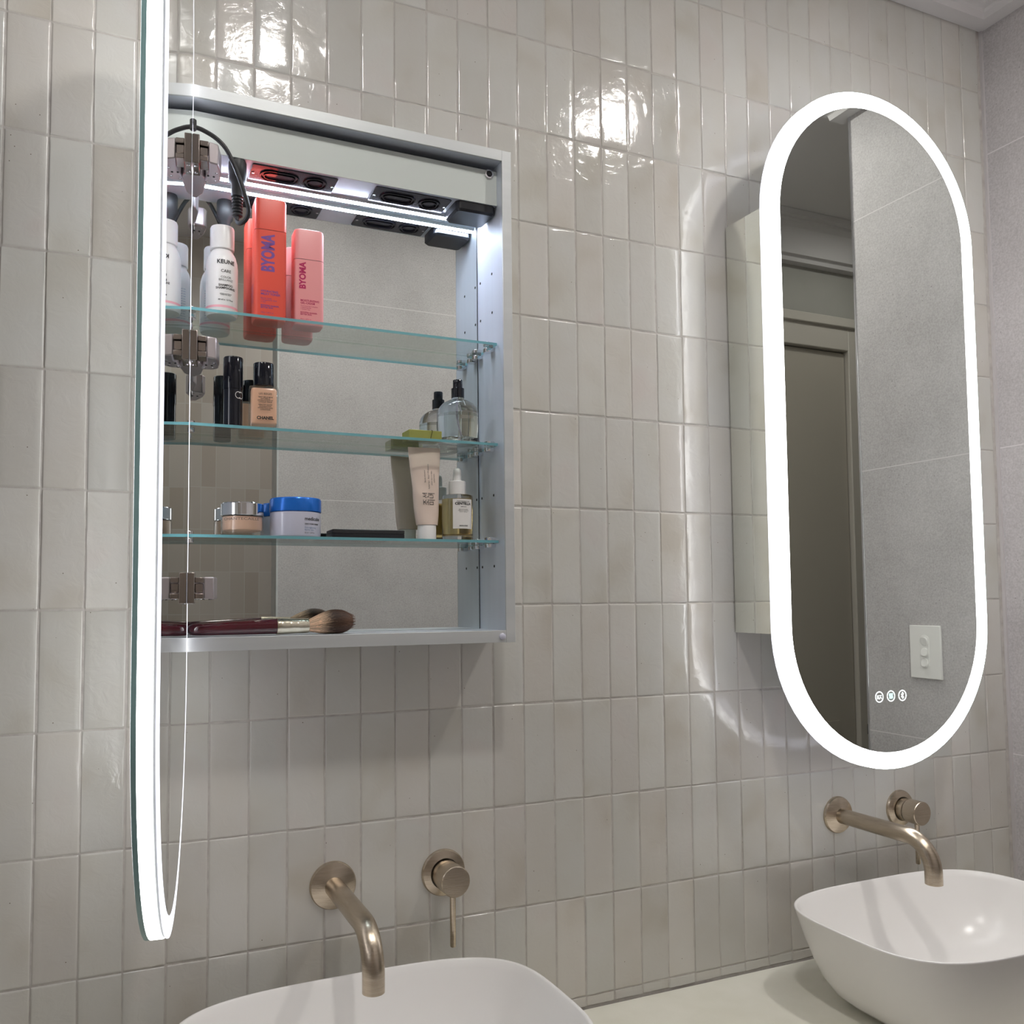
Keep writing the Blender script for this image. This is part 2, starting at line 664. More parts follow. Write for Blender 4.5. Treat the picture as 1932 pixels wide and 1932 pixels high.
def tile_wall():
    bm = NB()
    tint = bm.verts.layers.float_color.new('tint')
    us = [0, .016, .05, .18, .34, .5, .66, .82, .95, .984, 1]
    vs_ = [0, .006, .018, .09, .2, .32, .44, .56, .68, .8, .91, .982, .994, 1]
    rnd = random.Random(11)
    c0 = int(math.floor(XL / PX))
    for c in range(c0, 22):
        xa, xb = c * PX, (c + 1) * PX
        xb = min(xb, XR - 0.004)
        if xb - xa < 0.02:
            continue
        for r in range(-3, 10):
            zt = 2.652 - r * PZ
            zb = zt - PZ
            if r == 9:
                zb = Z0 + 0.002
            zt = min(zt, 3.235)
            g = 0.0008
            x0, x1 = xa + g + rnd.uniform(-.0004, .0005), xb - g + rnd.uniform(-.0005, .0004)
            z0, z1 = zb + g + rnd.uniform(-.0004, .0008), zt - g + rnd.uniform(-.0008, .0004)
            skew = rnd.uniform(-.0006, .0006)
            tx, tz = rnd.uniform(-.0035, .0035), rnd.uniform(-.0025, .0025)
            off = rnd.uniform(-.0004, .0004)
            ph = [rnd.uniform(0, 6.28) for _ in range(6)]
            am = [rnd.uniform(.00002, .00008) for _ in range(3)]
            col = (rnd.random(), rnd.random(), rnd.random(), 1)
            grid = []
            for j, v in enumerate(vs_):
                row = []
                for i, u in enumerate(us):
                    x = x0 + (x1 - x0) * u + skew * (v - .5)
                    z = z0 + (z1 - z0) * v
                    eu = min(i, len(us) - 1 - i)
                    ev = min(j, len(vs_) - 1 - j)
                    e = min(eu, ev)
                    drop = (0.0017, 0.00020, 0.00002)[e] if e < 3 else 0
                    if e < 2:
                        drop += 0.0002 * sin(z * 900 + ph[0]) * (e == 1) + 0.0003 * sin(x * 700 + ph[1]) * (e == 1)
                    if e == 0:
                        x += 0.00035 * sin(z * 260 + ph[2])
                    h = am[0] * sin(u * 5.5 + ph[3] + v * 2) + am[1] * sin(v * 9 + ph[4]) + am[2] * sin(u * 3 + v * 14 + ph[5])
                    y = -(h + (u - .5) * tx * PX + (v - .5) * tz * PZ + off) + drop
                    vv = bm.verts.new((x, y, z))
                    vv[tint] = col
                    row.append(vv)
                grid.append(row)
            for j in range(len(vs_) - 1):
                for i in range(len(us) - 1):
                    bm.faces.new((grid[j][i], grid[j][i + 1], grid[j + 1][i + 1], grid[j + 1][i]))
    # grout bed and the wall body behind the tiles
    vs2 = len(bm.faces)
    box(bm, XL - .1, XR + .1, 0.0012, 0.2, ZFL, ZC + .05, 1)
    return struct('wall_back', bm, [M['tile'], M['grout']], base=(0, 0, ZFL), smooth=60)


tile_wall()

bm = NB(); box(bm, XR, XR + .13, -.77, 0.0012, ZFL, ZC + .05)
struct('wall_right', bm, M['stone'], smooth=0)
bm = NB(); box(bm, -.155, XR + .10, YF - .1, YF, ZFL, ZC + .05)
struct('wall_front', bm, M['stone'], smooth=0)
bm = NB(); box(bm, XR + .10, XH, YF - .1, YF, ZFL, ZC + .05)
struct('wall_entry', bm, M['paint'], smooth=0)
bm = NB(); box(bm, XR + .13, XH, -.77, -.65, ZFL, ZC + .05)
struct('wall_passage', bm, M['paint'], smooth=0)
bm = NB(); box(bm, XH, XH + .1, YF - .1, -.65, ZFL, ZC + .05)
struct('wall_end', bm, M['paint'], smooth=0)
bm = NB(); box(bm, XL - .1, XL, YS - .1, 0.0012, ZFL, ZC + .05)
struct('wall_left', bm, M['stone'], smooth=0)
bm = NB(); box(bm, .70, .80, YS, YF - .1, ZFL, ZC + .05)
struct('wall_shower_side', bm, M['stone'], smooth=0)


def grid_tile_mat():
    m = pm('shower_tile', lin((176, 168, 158)), 0.2)
    nt = m.node_tree
    N, L = nt.nodes, nt.links
    b = N['Principled BSDF']
    g = N.new('ShaderNodeNewGeometry')
    sp = N.new('ShaderNodeSeparateXYZ')
    L.new(g.outputs['Position'], sp.inputs[0])
    fl, cells = [], []
    for ax, pitch in (('X', PX * S), ('Z', PZ * S)):
        a = N.new('ShaderNodeMath'); a.operation = 'DIVIDE'; a.inputs[1].default_value = pitch
        L.new(sp.outputs[ax], a.inputs[0])
        f = N.new('ShaderNodeMath'); f.operation = 'FRACT'
        ad = N.new('ShaderNodeMath'); ad.operation = 'ADD'; ad.inputs[1].default_value = 100.37
        L.new(a.outputs[0], ad.inputs[0]); L.new(ad.outputs[0], f.inputs[0])
        c = N.new('ShaderNodeMath'); c.operation = 'FLOOR'
        L.new(ad.outputs[0], c.inputs[0])
        l = N.new('ShaderNodeMath'); l.operation = 'LESS_THAN'; l.inputs[1].default_value = 0.003 / pitch
        L.new(f.outputs[0], l.inputs[0])
        fl.append(l); cells.append(c)
    mx = N.new('ShaderNodeMath'); mx.operation = 'MAXIMUM'
    L.new(fl[0].outputs[0], mx.inputs[0]); L.new(fl[1].outputs[0], mx.inputs[1])
    cb = N.new('ShaderNodeCombineXYZ')
    L.new(cells[0].outputs[0], cb.inputs[0]); L.new(cells[1].outputs[0], cb.inputs[1])
    wn = N.new('ShaderNodeTexWhiteNoise')
    L.new(cb.outputs[0], wn.inputs[0])
    r = N.new('ShaderNodeValToRGB')
    r.color_ramp.elements[0].color = (*lin((190, 180, 170)), 1)
    r.color_ramp.elements[1].color = (*lin((204, 197, 190)), 1)
    L.new(wn.outputs[0], r.inputs[0])
    m2 = N.new('ShaderNodeMix'); m2.data_type = 'RGBA'
    m2.inputs['B'].default_value = (*lin((205, 200, 194)), 1)
    L.new(mx.outputs[0], m2.inputs['Factor'])
    L.new(r.outputs[0], m2.inputs['A'])
    L.new(m2.outputs['Result'], b.inputs['Base Color'])
    return m


bm = NB(); box(bm, XL - .1, .80, YS - .1, YS, ZFL, ZC + .05)
struct('wall_shower_back', bm, grid_tile_mat(), smooth=0)
bm = NB(); box(bm, XL - .1, XH + .1, YS - .1, 0.2, ZFL - .1, ZFL)
struct('floor', bm, M['floor'], smooth=0)
bm = NB(); box(bm, XL - .1, XH + .1, YS - .1, 0.2, ZC, ZC + .1)
struct('ceiling', bm, M['ceiling'], smooth=0)

# corner silicone bead and the metal edge trims
bm = NB(); box(bm, XR - .0065, XR, -.0065, 0.001, Z0, 3.226)
struct('trim_1', bm, M['silicone'], smooth=0)
bm = NB(); box(bm, XR - .003, XR + .003, -.774, -.766, ZFL, 3.226)
struct('trim_2', bm, M['chrome'], bevel=.001)
bm = NB(); box(bm, -.162, -.155, YF - .1, YF + .004, ZFL, 3.226)
struct('trim_3', bm, M['alu'], smooth=0)


def cornice(name, path, side=1):
    prof = [(0, 3.224), (.042, 3.224), (.046, 3.24), (.052, 3.246), (.066, 3.248), (.072, 3.27), (.088, 3.31), (.115, 3.345),
            (.142, 3.358), (.146, 3.372), (.170, 3.376), (.174, 3.399), (0, 3.399)]
    P = [Vector((a, b)) for a, b in path]
    nrm = []
    for i in range(len(P) - 1):
        d = (P[i + 1] - P[i]).normalized()
        nrm.append(Vector((d.y, -d.x)) * side)
    bm = NB()
    rings = []
    for i, p in enumerate(P):
        if i == 0: m_ = nrm[0]
        elif i == len(P) - 1: m_ = nrm[-1]
        else:
            m_ = nrm[i - 1] + nrm[i]
            m_ = m_ / (m_.dot(nrm[i]))
        rings.append([bm.verts.new((p.x + m_.x * o, p.y + m_.y * o, z)) for o, z in prof])
    n = len(prof)
    for a, b in zip(rings, rings[1:]):
        for k in range(n):
            bm.faces.new((a[k], a[(k + 1) % n], b[(k + 1) % n], b[k]))
    bm.faces.new(rings[0]); bm.faces.new(rings[-1][::-1])
    bmesh.ops.recalc_face_normals(bm, faces=bm.faces)
    return struct(name, bm, M['hallceil'], smooth=20)


cornice('trim_4', [(XL, -.0005), (XR, -.0005), (XR, -.77), (XR + .13, -.77), (XH, -.77)])
cornice('trim_5', [(XH, YF), (-.155, YF)])

# door on the far passage wall, seen only in the mirror
bm = NB(); box(bm, 1.70, 2.455, YF, YF + .02, ZFL + .01, 2.825)
prism(bm, [(1.80, ZFL + .2), (2.355, ZFL + .2), (2.355, 1.1), (1.80, 1.1)], YF + .02, YF + .026, lambda a, b, h: (a, h, b))
d1 = struct('door_1', bm, M['doorpaint'], smooth=0)
bm = NB()
for x0, x1, z0, z1, t in ((2.46, 2.535, ZFL, 2.985, .045), (1.60, 1.695, ZFL, 2.985, .045), (1.695, 2.46, 2.832, 2.985, .045), (1.59, 2.55, 2.94, 2.985, .06)):
    box(bm, x0, x1, YF + .0005, YF + t, z0, z1)
struct('trim_6', bm, M['trimpaint'], bevel=.004)
bm = NB(); box(bm, 2.5005, 2.5345, YF + .0452, YF + .052, 1.030, 1.078)
tag(obj('door_catch', bm, M['blackmatt'], bevel=.002), 'small dark catch on the pale door architrave, seen in the oval mirror', 'catch')

# ------------------------------------------------------------------ downlights and added fill lamps
for k, (x, y) in enumerate([(-.335, -1.15), (.88, -1.05), (.25, -2.25), (2.35, -1.30)]):  # last two are added fill lamps, for the shower recess and the passage
    t = empty('downlight', ('round recessed ceiling downlight above the open mirror cabinet', 'round recessed ceiling downlight above the closed mirror cabinet',
                          'unseen fill lamp added over the tiled shower recess, shaped like a downlight', 'dim unseen fill lamp added in the passage by the door, shaped like a downlight')[k],
              'ceiling light', (x, y, ZC - .012), 'recessed ceiling downlights')
    bm = NB(); lathe(bm, [(.078, .012), (.078, .004), (.072, 0), (.062, .002), (.060, .010)], (x, y, ZC - .012), n=48, cap=False)
    obj('trim_ring', bm, M['white'], t)
    bm = NB(); lathe(bm, [(.061, .010), (.061, .0115)], (x, y, ZC - .012), n=48)
    obj('lens', bm, M[('lens', 'lens', 'showerfill', 'passagefill')[k]], t)

# ------------------------------------------------------------------ vanity and basins
bm = NB(); box(bm, -1.75, XR - .002, -.60, -.0035, Z0 - .05, Z0)
o = obj('countertop', bm, M['counter'], bevel=.003)
tag(o, 'pale cream stone countertop running under both white basins', 'countertop')
t = empty('vanity_cabinet', 'timber wall-hung vanity cabinet beneath the stone countertop', 'cabinet', (-.16, -.3, ZFL))
bm = NB(); box(bm, -1.73, XR - .01, -.57, -.004, ZFL, Z0 - .0502)
obj('body', bm, M['wood'], t)
for k in range(4):
    x0 = -1.73 + k * .786
    bm = NB(); box(bm, x0 + .004, x0 + .782, -.59, -.5702, ZFL + .1, Z0 - .06)
    obj('door', bm, M['wood'], t, bevel=.003)


def basin(xc, label):
    yc, a0, b0 = -.2908, .3046, .2109
    t = empty('vessel_basin', label, 'basin', (xc, yc, Z0), 'white vessel basins on the counter')
    prof = [(.56, 0.0, 3.0), (.64, .0015, 3.05), (.72, .010, 3.1), (.79, .026, 3.2), (.85, .052, 3.3), (.90, .086, 3.4), (.945, .125, 3.5), (.985, .168, 3.56),
            (.9975, .181, 3.57), (1.0, .1835, 3.57), (.997, .1848, 3.57), (.986, .185, 3.57), (.978, .183, 3.57), (.965, .172, 3.55), (.92, .13, 3.4), (.87, .095, 3.2),
            (.79, .062, 3.0), (.66, .040, 2.7), (.48, .030, 2.4), (.28, .026, 2.1), (.13, .0245, 2.0), (.07, .024, 2.0)]
    bm = NB()
    rings = []
    n = 112
    for s, h, e in prof:
        ring = []
        for i in range(n):
            a = 2 * pi * i / n
            # keep the b side a little tighter so the wall stays evenly thick
            rb = b0 * s if s > .97 else b0 * (s - .012)
            if s < .1: rb = a0 * s
            ring.append(bm.verts.new((xc + a0 * s * math.copysign(abs(cos(a)) ** (2 / e), cos(a)),
                                      yc + rb * math.copysign(abs(sin(a)) ** (2 / e), sin(a)), Z0 + .0005 + h)))
        rings.append(ring)
    for a, b in zip(rings, rings[1:]):
        for i in range(n):
            j = (i + 1) % n
            bm.faces.new((a[i], a[j], b[j], b[i]))
    bm.faces.new(rings[0][::-1])
    bm.faces.new(rings[-1])
    bmesh.ops.recalc_face_normals(bm, faces=bm.faces)
    obj('bowl', bm, M['ceramic'], t, smooth=60)
    bm = NB(); lathe(bm, [(.0, .031), (.02, .030), (.026, .027), (.027, .0248)][::-1], (xc, yc, Z0), n=32)
    obj('waste', bm, M['nickel'], t, smooth=50)


basin(-.3816, 'white oval basin below the open mirror cabinet, cropped by the bottom edge')
basin(.8249, 'white oval basin below the lit closed oval mirror, at the right')


def spout(x, label):
    z = 1.1630
    t = empty('wall_spout', label, 'tap', (x, 0, z), 'brushed nickel wall spouts')
    bm = NB(); lathe(bm, [(.0425, -.001), (.0425, .003), (.0405, .0065), (.0175, .014), (.0172, .010)], (x, -.0005, z), 'y', 56, cap=False)
    obj('rosette', bm, M['nickel'], t, smooth=25)
    r = .0175
    pts = [(x, -.006, z), (x, -.1, z)]
    R_ = .062
    yb = -.2575
    for i in range(13):
        a = pi / 2 * i / 12
        pts.append((x, yb + R_ - R_ * sin(a), z - R_ + R_ * cos(a)))
    pts.append((x, yb, 1.0775))
    bm = NB(); tube(bm, pts, r, 36, cap=False)
    # hollow outlet
    lathe(bm, [(r, 0), (r - .0015, -.0008), (r - .0025, 0), (r - .0025, .015), (.0, .015)], (x, yb, 1.0775), n=36, cap=False)
    obj('spout_pipe', bm, M['nickel'], t, smooth=50)


def mixer(x, label):
    z = 1.1583
    t = empty('wall_mixer', label, 'tap', (x, 0, z), 'brushed nickel wall mixers')
    bm = NB(); lathe(bm, [(.0435, -.001), (.0435, .003), (.0415, .0065), (.0285, .011), (.028, .008)], (x, -.0005, z), 'y', 56, cap=False)
    obj('rosette', bm, M['nickel'], t, smooth=25)
    bm = NB(); lathe(bm, [(.0262, .004), (.0262, .028), (.0268, .0285), (.0275, .030), (.0278, .0305)], (x, 0, z), 'y', 48, cap=False)
    obj('body', bm, M['nickel'], t, smooth=30)
    bm = NB(); lathe(bm, [(.0258, .031), (.0280, .032), (.0280, .0655), (.0268, .0670), (.0001, .0672)], (x, 0, z), 'y', 56)
    obj('handle', bm, M['nickel'], t, smooth=30)
    bm = NB(); tube(bm, [(x, -.050, z - .024), (x, -.050, z - .119), (x, -.050, z - .1205)], .0055, 20, rads=[.0055, .0055, .0048])
    obj('lever', bm, M['nickel'], t, smooth=50)


spout(-.3870, 'brushed nickel wall spout over the basin under the open cabinet')
spout(.8155, 'brushed nickel wall spout over the basin under the oval mirror')
mixer(-.1744, 'round brushed nickel wall mixer beside the spout under the open cabinet')
mixer(1.0150, 'round brushed nickel wall mixer behind the spout below the oval mirror')

# ------------------------------------------------------------------ oval mirror doors


def stadium(W_, z0, z1, ins=0.0, n=36):
    r = W_ / 2 - ins
    c = W_ / 2
    o = []
    for i in range(n + 1):
        a = pi * i / n
        o.append((c + r * cos(a), z1 - W_ / 2 + r * sin(a)))
    for i in range(n + 1):
        a = pi + pi * i / n
        o.append((c + r * cos(a), z0 + W_ / 2 + r * sin(a)))
    return o


def band3(bm, loop, d0, d1, fm, mi=0):
    A = [bm.verts.new(fm(u, z, d0)) for u, z in loop]
    B = [bm.verts.new(fm(u, z, d1)) for u, z in loop]
    n = len(loop)
    for i in range(n):
        j = (i + 1) % n
        bm.faces.new((A[i], A[j], B[j], B[i])).material_index = mi


def ring3(bm, l0, l1, d, fm, mi=0):
    A = [bm.verts.new(fm(u, z, d)) for u, z in l0]
    B = [bm.verts.new(fm(u, z, d)) for u, z in l1]
    n = len(l0)
    for i in range(n):
        j = (i + 1) % n
        bm.faces.new((A[i], A[j], B[j], B[i])).material_index = mi


def face3(bm, l, d, fm, mi=0):
    bm.faces.new([bm.verts.new(fm(u, z, d)) for u, z in l]).material_index = mi


def door(parent, W_, z0, z1, fm, th=.0225, strip=.036, rim=.0235, icons=None, edge=.005):
    """fm(u,z,d): u along the width from the hinge, d from rear face to front face"""
    out = stadium(W_, z0, z1)
    core = stadium(W_, z0, z1, .0015)
    bm = NB()
    band3(bm, core, .0018, .0044, fm)
    face3(bm, core, .0018, fm)
    ring3(bm, out, core, .0044, fm)
    band3(bm, stadium(W_, z0, z1, .006), .0044, th - .0042, fm)
    face3(bm, stadium(W_, z0, z1, .006), th - .0042, fm)
    bmesh.ops.remove_doubles(bm, verts=bm.verts, dist=1e-6)
    d = obj('mirror_door', bm, M['alu'], parent, smooth=30)
    d['label'] = 'oval lit mirror door'

    def sub(name, f, mat, lab=None):
        b = NB(); f(b)
        o = obj(name, b, mat, d, smooth=30)
        if lab: o['label'] = lab
        return o
    inr = stadium(W_, z0, z1, rim)
    fr = stadium(W_, z0, z1, strip)

    def f_side(b): band3(b, out, .0044, th - edge, fm); ring3(b, out, core, .0044, fm)
    sub('side_light', f_side, M['band'], 'glowing white edge diffuser')

    def f_edge(b): band3(b, out, th - edge, th, fm)
    sub('glass_edge', f_edge, M['teal'], 'pale teal polished glass edge')

    def f_strip(b): ring3(b, stadium(W_, z0, z1, .0006), fr, th + .0001, fm)
    sub('light_strip', f_strip, M['band'], 'frosted glowing white border')

    def f_front(b): face3(b, fr, th, fm)
    sub('mirror_glass', f_front, M['mirror'])

    def f_rim(b): ring3(b, out, inr, 0.0, fm); band3(b, out, 0, .0018, fm)
    sub('rear_rim', f_rim, M['rim'], 'softly lit rear rim')

    def f_back(b): face3(b, inr, 0.0, fm)
    sub('rear_mirror', f_back, M['mirror'])
    if icons:
        for k, (u, z) in enumerate(icons):
            b = NB()
            n = 40
            r0, r1 = .0102, .0122
            A = [b.verts.new(fm(u + r0 * cos(2 * pi * i / n), z + r0 * sin(2 * pi * i / n), th + .0003)) for i in range(n)]
            B = [b.verts.new(fm(u + r1 * cos(2 * pi * i / n), z + r1 * sin(2 * pi * i / n), th + .0003)) for i in range(n)]
            for i in range(n):
                b.faces.new((A[i], A[(i + 1) % n], B[(i + 1) % n], B[i]))

            def stroke(pts, w, mi=0):
                for (a0, b0), (a1, b1) in zip(pts, pts[1:]):
                    dx, dz = a1 - a0, b1 - b0
                    l_ = math.hypot(dx, dz) or 1
                    nx, nz = -dz / l_ * w / 2, dx / l_ * w / 2
                    f = b.faces.new([b.verts.new(fm(u + p, z + q, th + .0003)) for p, q in
                                     ((a0 + nx, b0 + nz), (a1 + nx, b1 + nz), (a1 - nx, b1 - nz), (a0 - nx, b0 - nz))])
                    f.material_index = mi
            if k == 0:      # demist / lamp symbol
                stroke([(-.0066, .003), (.0066, .003)], .0012)
                stroke([(-.006, -.0045), (-.006, .001), (-.0035, .001), (.0005, -.005), (.004, .001)], .0011)
                stroke([(-.003, -.0045), (-.0045, -.001)], .0011)
                stroke([(.002, -.0005), (.005, -.001), (.0066, -.0045)], .0011)
            elif k == 1:    # heater waves
                for q in (-.0045, -.0015, .0015, .0045):
                    stroke([(q - .0006, -.0055), (q + .0008, -.002), (q - .0008, .002), (q + .0006, .0055)], .0019, 1)
                stroke([(-.0052, .0055), (-.0008, .0055)], .0014, 1); stroke([(.0012, .0055), (.005, .0055)], .0014, 1)
                stroke([(-.002, -.0055), (.002, -.0055)], .0014, 1)
            else:           # wireless rune
                stroke([(-.0038, -.0034), (.0036, .0036), (0, .0072), (0, -.0072), (.0036, -.0036), (-.0038, .0034)], .0015)
            o = obj('touch_icon', b, [M['icon'], M['iconteal']], d, smooth=0)
            o['label'] = ('round lit demister symbol', 'round lit teal heater symbol', 'round lit wireless symbol')[k]
    return d


# ------------------------------------------------------------------ closed cabinet (right)
CZ0, CZ1 = 1.5955, 2.5235
t2 = empty('mirror_cabinet', 'closed wall cabinet with a lit oval mirror door and mirrored sides', 'mirror cabinet', (.829, 0, CZ0), 'wall mirror cabinets')
bm = NB(); box(bm, .5305, 1.1275, -.1235, -.0035, CZ0 + .0015, CZ1 - .0015)
obj('body', bm, M['alu'], t2)
for s, xa, xb in ((0, .5290, .5303), (1, 1.1277, 1.1290)):
    bm = NB(); box(bm, xa, xb, -.1225, -.0035, CZ0, CZ1)
    obj('side_mirror', bm, M['sidemirror'], t2, smooth=0)
bm = NB()
box(bm, .529, .545, -.1275, -.1236, CZ0, CZ1); box(bm, 1.113, 1.129, -.1275, -.1236, CZ0, CZ1)
box(bm, .545, 1.113, -.1275, -.1236, CZ0, CZ0 + .016); box(bm, .545, 1.113, -.1275, -.1236, CZ1 - .016, CZ1)
obj('front_frame', bm, M['alu'], t2)
YB2 = -.1315
XD2, WD2 = .5155, .632
ZB2, ZT2 = 1.2945, 2.8265
door(t2, WD2, ZB2, ZT2, lambda u, z, d: (XD2 + u, YB2 - d, z), edge=.0008, icons=[(.7935 - XD2, 1.4530), (.8285 - XD2, 1.4534), (.8632 - XD2, 1.4530)])

# ------------------------------------------------------------------ open cabinet (left)
X0, X1 = -.677, -.0765
XI0, XI1 = -.657, -.0955
YFR = -.125
t1 = empty('mirror_cabinet', 'open lit wall cabinet with glass shelves of toiletries and its oval door swung out', 'mirror cabinet', (-.377, 0, CZ0), 'wall mirror cabinets')
bm = NB()
yf, yb = YFR, YFR + .004
box(bm, XI1, X1, yf, yb, CZ0, CZ1); box(bm, X0, XI0, yf, yb, CZ0, CZ1)
box(bm, XI0, XI1, yf, yb, 2.503, CZ1); box(bm, XI0, XI1, yf, yb, CZ0, 1.6175)
obj('front_frame', bm, M['alu'], t1, bevel=.0006)
bm = NB()
box(bm, XI1 + .001, X1 - .0015, yb, -.0035, CZ0 + .001, CZ1 - .001)
obj('side_wall', bm, M['aluin'], t1)
bm = NB(); box(bm, X0 + .0015, XI0 - .001, yb, -.0035, CZ0 + .001, CZ1 - .001)
obj('side_wall', bm, M['aluin'], t1)
bm = NB(); box(bm, X1 - .0013, X1, yb, -.0035, CZ0, CZ1)
obj('side_mirror', bm, M['sidemirror'], t1, smooth=0)
bm = NB(); box(bm, X0, X0 + .0013, yb, -.0035, CZ0, CZ1)
obj('side_mirror', bm, M['sidemirror'], t1, smooth=0)
bm = NB(); box(bm, XI0, XI1, yb, -.0035, CZ0 + .001, 1.6170)
obj('floor_panel', bm, M['aluin'], t1)
bm = NB(); box(bm, XI0, XI1, yb, -.0035, 2.5035, CZ1 - .001)
obj('top_panel', bm, M['aluin'], t1)
for k in (0, 1):
    bm = NB()
    xx = (XI1, XI1 + .001) if k else (XI0 - .001, XI0)
    box(bm, xx[0], xx[1], yb, -.0035, 1.6170, 2.5035)
    obj('side_panel', bm, M['aluin'], t1, smooth=0)
bm = NB(); box(bm, XI0, XI1, -.0034, -.0020, 1.6170, 2.5035)
obj('back_board', bm, M['darkgap'], t1, smooth=0)
YM = -.0055
bm = NB(); box(bm, XI0 + .001, XI1 - .0022, YM, -.0036, 1.6175, 2.4235)
obj('back_mirror', bm, M['mirror'], t1, smooth=0)
# valance + soffit that carry sockets and the led strip
bm = NB(); box(bm, XI0 + .0005, XI1 - .0005, -.1015, -.0995, 2.4250, 2.4915)
obj('valance', bm, M['valance'], t1, smooth=0)
bm = NB(); box(bm, XI0 + .0005, XI1 - .0005, -.0993, YM - .0003, 2.4250, 2.4270)
obj('soffit', bm, M['aluin'], t1, smooth=0)
bm = NB(); lathe(bm, [(.0085, 0), (.0085, .0025), (.006, .003), (.0055, .001)], (-.1125, -.1015, 2.484), 'y', 28, cap=False)
lathe(bm, [(.0055, .0012), (.0055, .0006)], (-.1125, -.1015, 2.484), 'y', 28, mi=1)
box(bm, -.117, -.108, -.1040, -.1028, 2.481, 2.4855, 1)
obj('door_sensor', bm, [M['chrome'], M['black']], t1)
bm = NB(); lathe(bm, [(.0062, 0), (.0058, .003), (.004, .0045), (.0001, .005)], (-.1035, YFR, 1.6065), 'y', 24)
obj('bumper', bm, M['frost'], t1)
# led strip in its channel
bm = NB(); box(bm, -.640, XI1 - .001, -.0305, -.0185, 2.4230, 2.4249); box(bm, -.640, XI1 - .001, -.0305, -.0295, 2.4191, 2.4230); box(bm, -.640, XI1 - .001, -.0195, -.0185, 2.4191, 2.4230)
obj('led_channel', bm, M['alu'], t1, smooth=0)
bm = NB(); box(bm, -.640, XI1 - .0015, -.0293, -.0197, 2.4180, 2.4229)
obj('led_strip', bm, M['led'], t1, smooth=0)


def outlet(x0, x1, lab):
    y0, y1 = -.0945, -.0345
    bm = NB()
    xc, yc = (x0 + x1) / 2, (y0 + y1) / 2
    prism(bm, [(xc + a, yc + b) for a, b in rrect(x1 - x0, y1 - y0, .004)], 2.4225, 2.4249, lambda a, b, h: (a, b, h))
    o = obj('power_outlet', bm, M['plate'], t1, bevel=.0008)
    o['label'] = lab
    bm = NB()
    def rings(cx_, w, h, r):
        for (g, z, t_) in ((0, 2.4202, .0022), (.0065, 2.4195, .0016)):
            lo = rrect(w - 2 * g, h - 2 * g, min(r, (h - 2 * g) / 2 - .0005), 8)
            li = rrect(w - 2 * g - 2 * t_, h - 2 * g - 2 * t_, min(r, (h - 2 * g - 2 * t_) / 2 - .0005), 8)
            A = [[bm.verts.new((cx_ + a, yc + b, zz)) for a, b in l_] for l_, zz in ((lo, 2.4226), (lo, z), (li, z), (li, 2.4226))]
            for p, q in zip(A, A[1:]):
                for i in range(len(p)):
                    j = (i + 1) % len(p)
                    bm.faces.new((p[i], p[j], q[j], q[i]))
    w = x1 - x0
    rings(x0 + w * .34, .068, .038, .019)
    rings(x0 + w * .76, .042, .042, .021)
    obj('socket_ring', bm, M['blackgloss'], o, smooth=40)
    for sx in (x0 + .005, x1 - .005):
        bm = NB(); lathe(bm, [(.0026, 0), (.0026, .0008), (.0001, .0014)], (0, 0, 0), n=16)
        for v in bm.verts: v.co = Vector((v.co.x + sx, v.co.y + yc, 2.4224 - v.co.z))
        obj('screw', bm, M['chrome'], o)
    return o


oa = outlet(-.552, -.402, 'dark socket plate nearest the hinges')
outlet(-.333, -.185, 'dark socket plate beside the black box')
bm = text_bm('USB-C', .009, lambda u, v: (-.502 - u, -.087 + v, 2.4222))
obj('lettering', bm, M['steel'], oa, smooth=0)
bm = NB(); stack(bm, [(.072, .058, .008, 0), (.080, .066, .010, .004), (.080, .066, .010, .0185)], (-.1375, -.0660, 2.4062))
obj('driver_box', bm, M['black'], t1, smooth=30)['label'] = 'black plastic driver box'

# glass shelves with chrome clips
for k, z in enumerate((2.153, 1.9615, 1.7785)):
    bm = NB(); box(bm, XI0 + .002, XI1 - .003, -.1015, -.008, z + .0010, z + .0058, 0, {2: 1, 4: 1, 5: 1})
    o = obj('glass_shelf', bm, [M['shelfglass'], M['shelfedge']], t1, smooth=0)
    o['label'] = ('top glass shelf', 'middle glass shelf', 'bottom glass shelf')[k]
    for xs in (0, 1):
        for y in (-.0745, -.0185):
            bm = NB()
            xc = (XI0 + .0075) if xs == 0 else (XI1 - .0085)
            lo = [(xc + a, y + b) for a, b in rrect(.019, .019, .007, 5)]
            prism(bm, lo, z - .0065, z + .0008, lambda a, b, h: (a, b, h))
            prism(bm, lo, z + .0060, z + .0125, lambda a, b, h: (a, b, h))
            x_w = XI0 if xs == 0 else XI1 - .0035
            box(bm, x_w + .0002, x_w + .0033, y - .0085, y + .0085, z - .0060, z + .0120)
            obj('shelf_clip', bm, M['chrome'], t1, bevel=.0008)
# pin holes in the right side panel
for yy in (-.0745, -.0185):
    for zz in (2.302, 2.226, 1.872, 1.737):
        bm = NB()
        lathe(bm, [(.0026, 0), (.0026, -.0004)], (XI1 - .0001, yy, zz), 'x', 14)
        obj('pin_hole', bm, M['darkgap'], t1)

# swung-out door
AL = .1275
HX, HY = -.6530, -.1315
WD1 = .6015
dx, dy, nx, ny = -sin(AL), -cos(AL), -cos(AL), sin(AL)
door(t1, WD1, 1.284, 2.814, lambda u, z, d: (HX + dx * u + nx * d, HY + dy * u + ny * d, z), th=.0235)


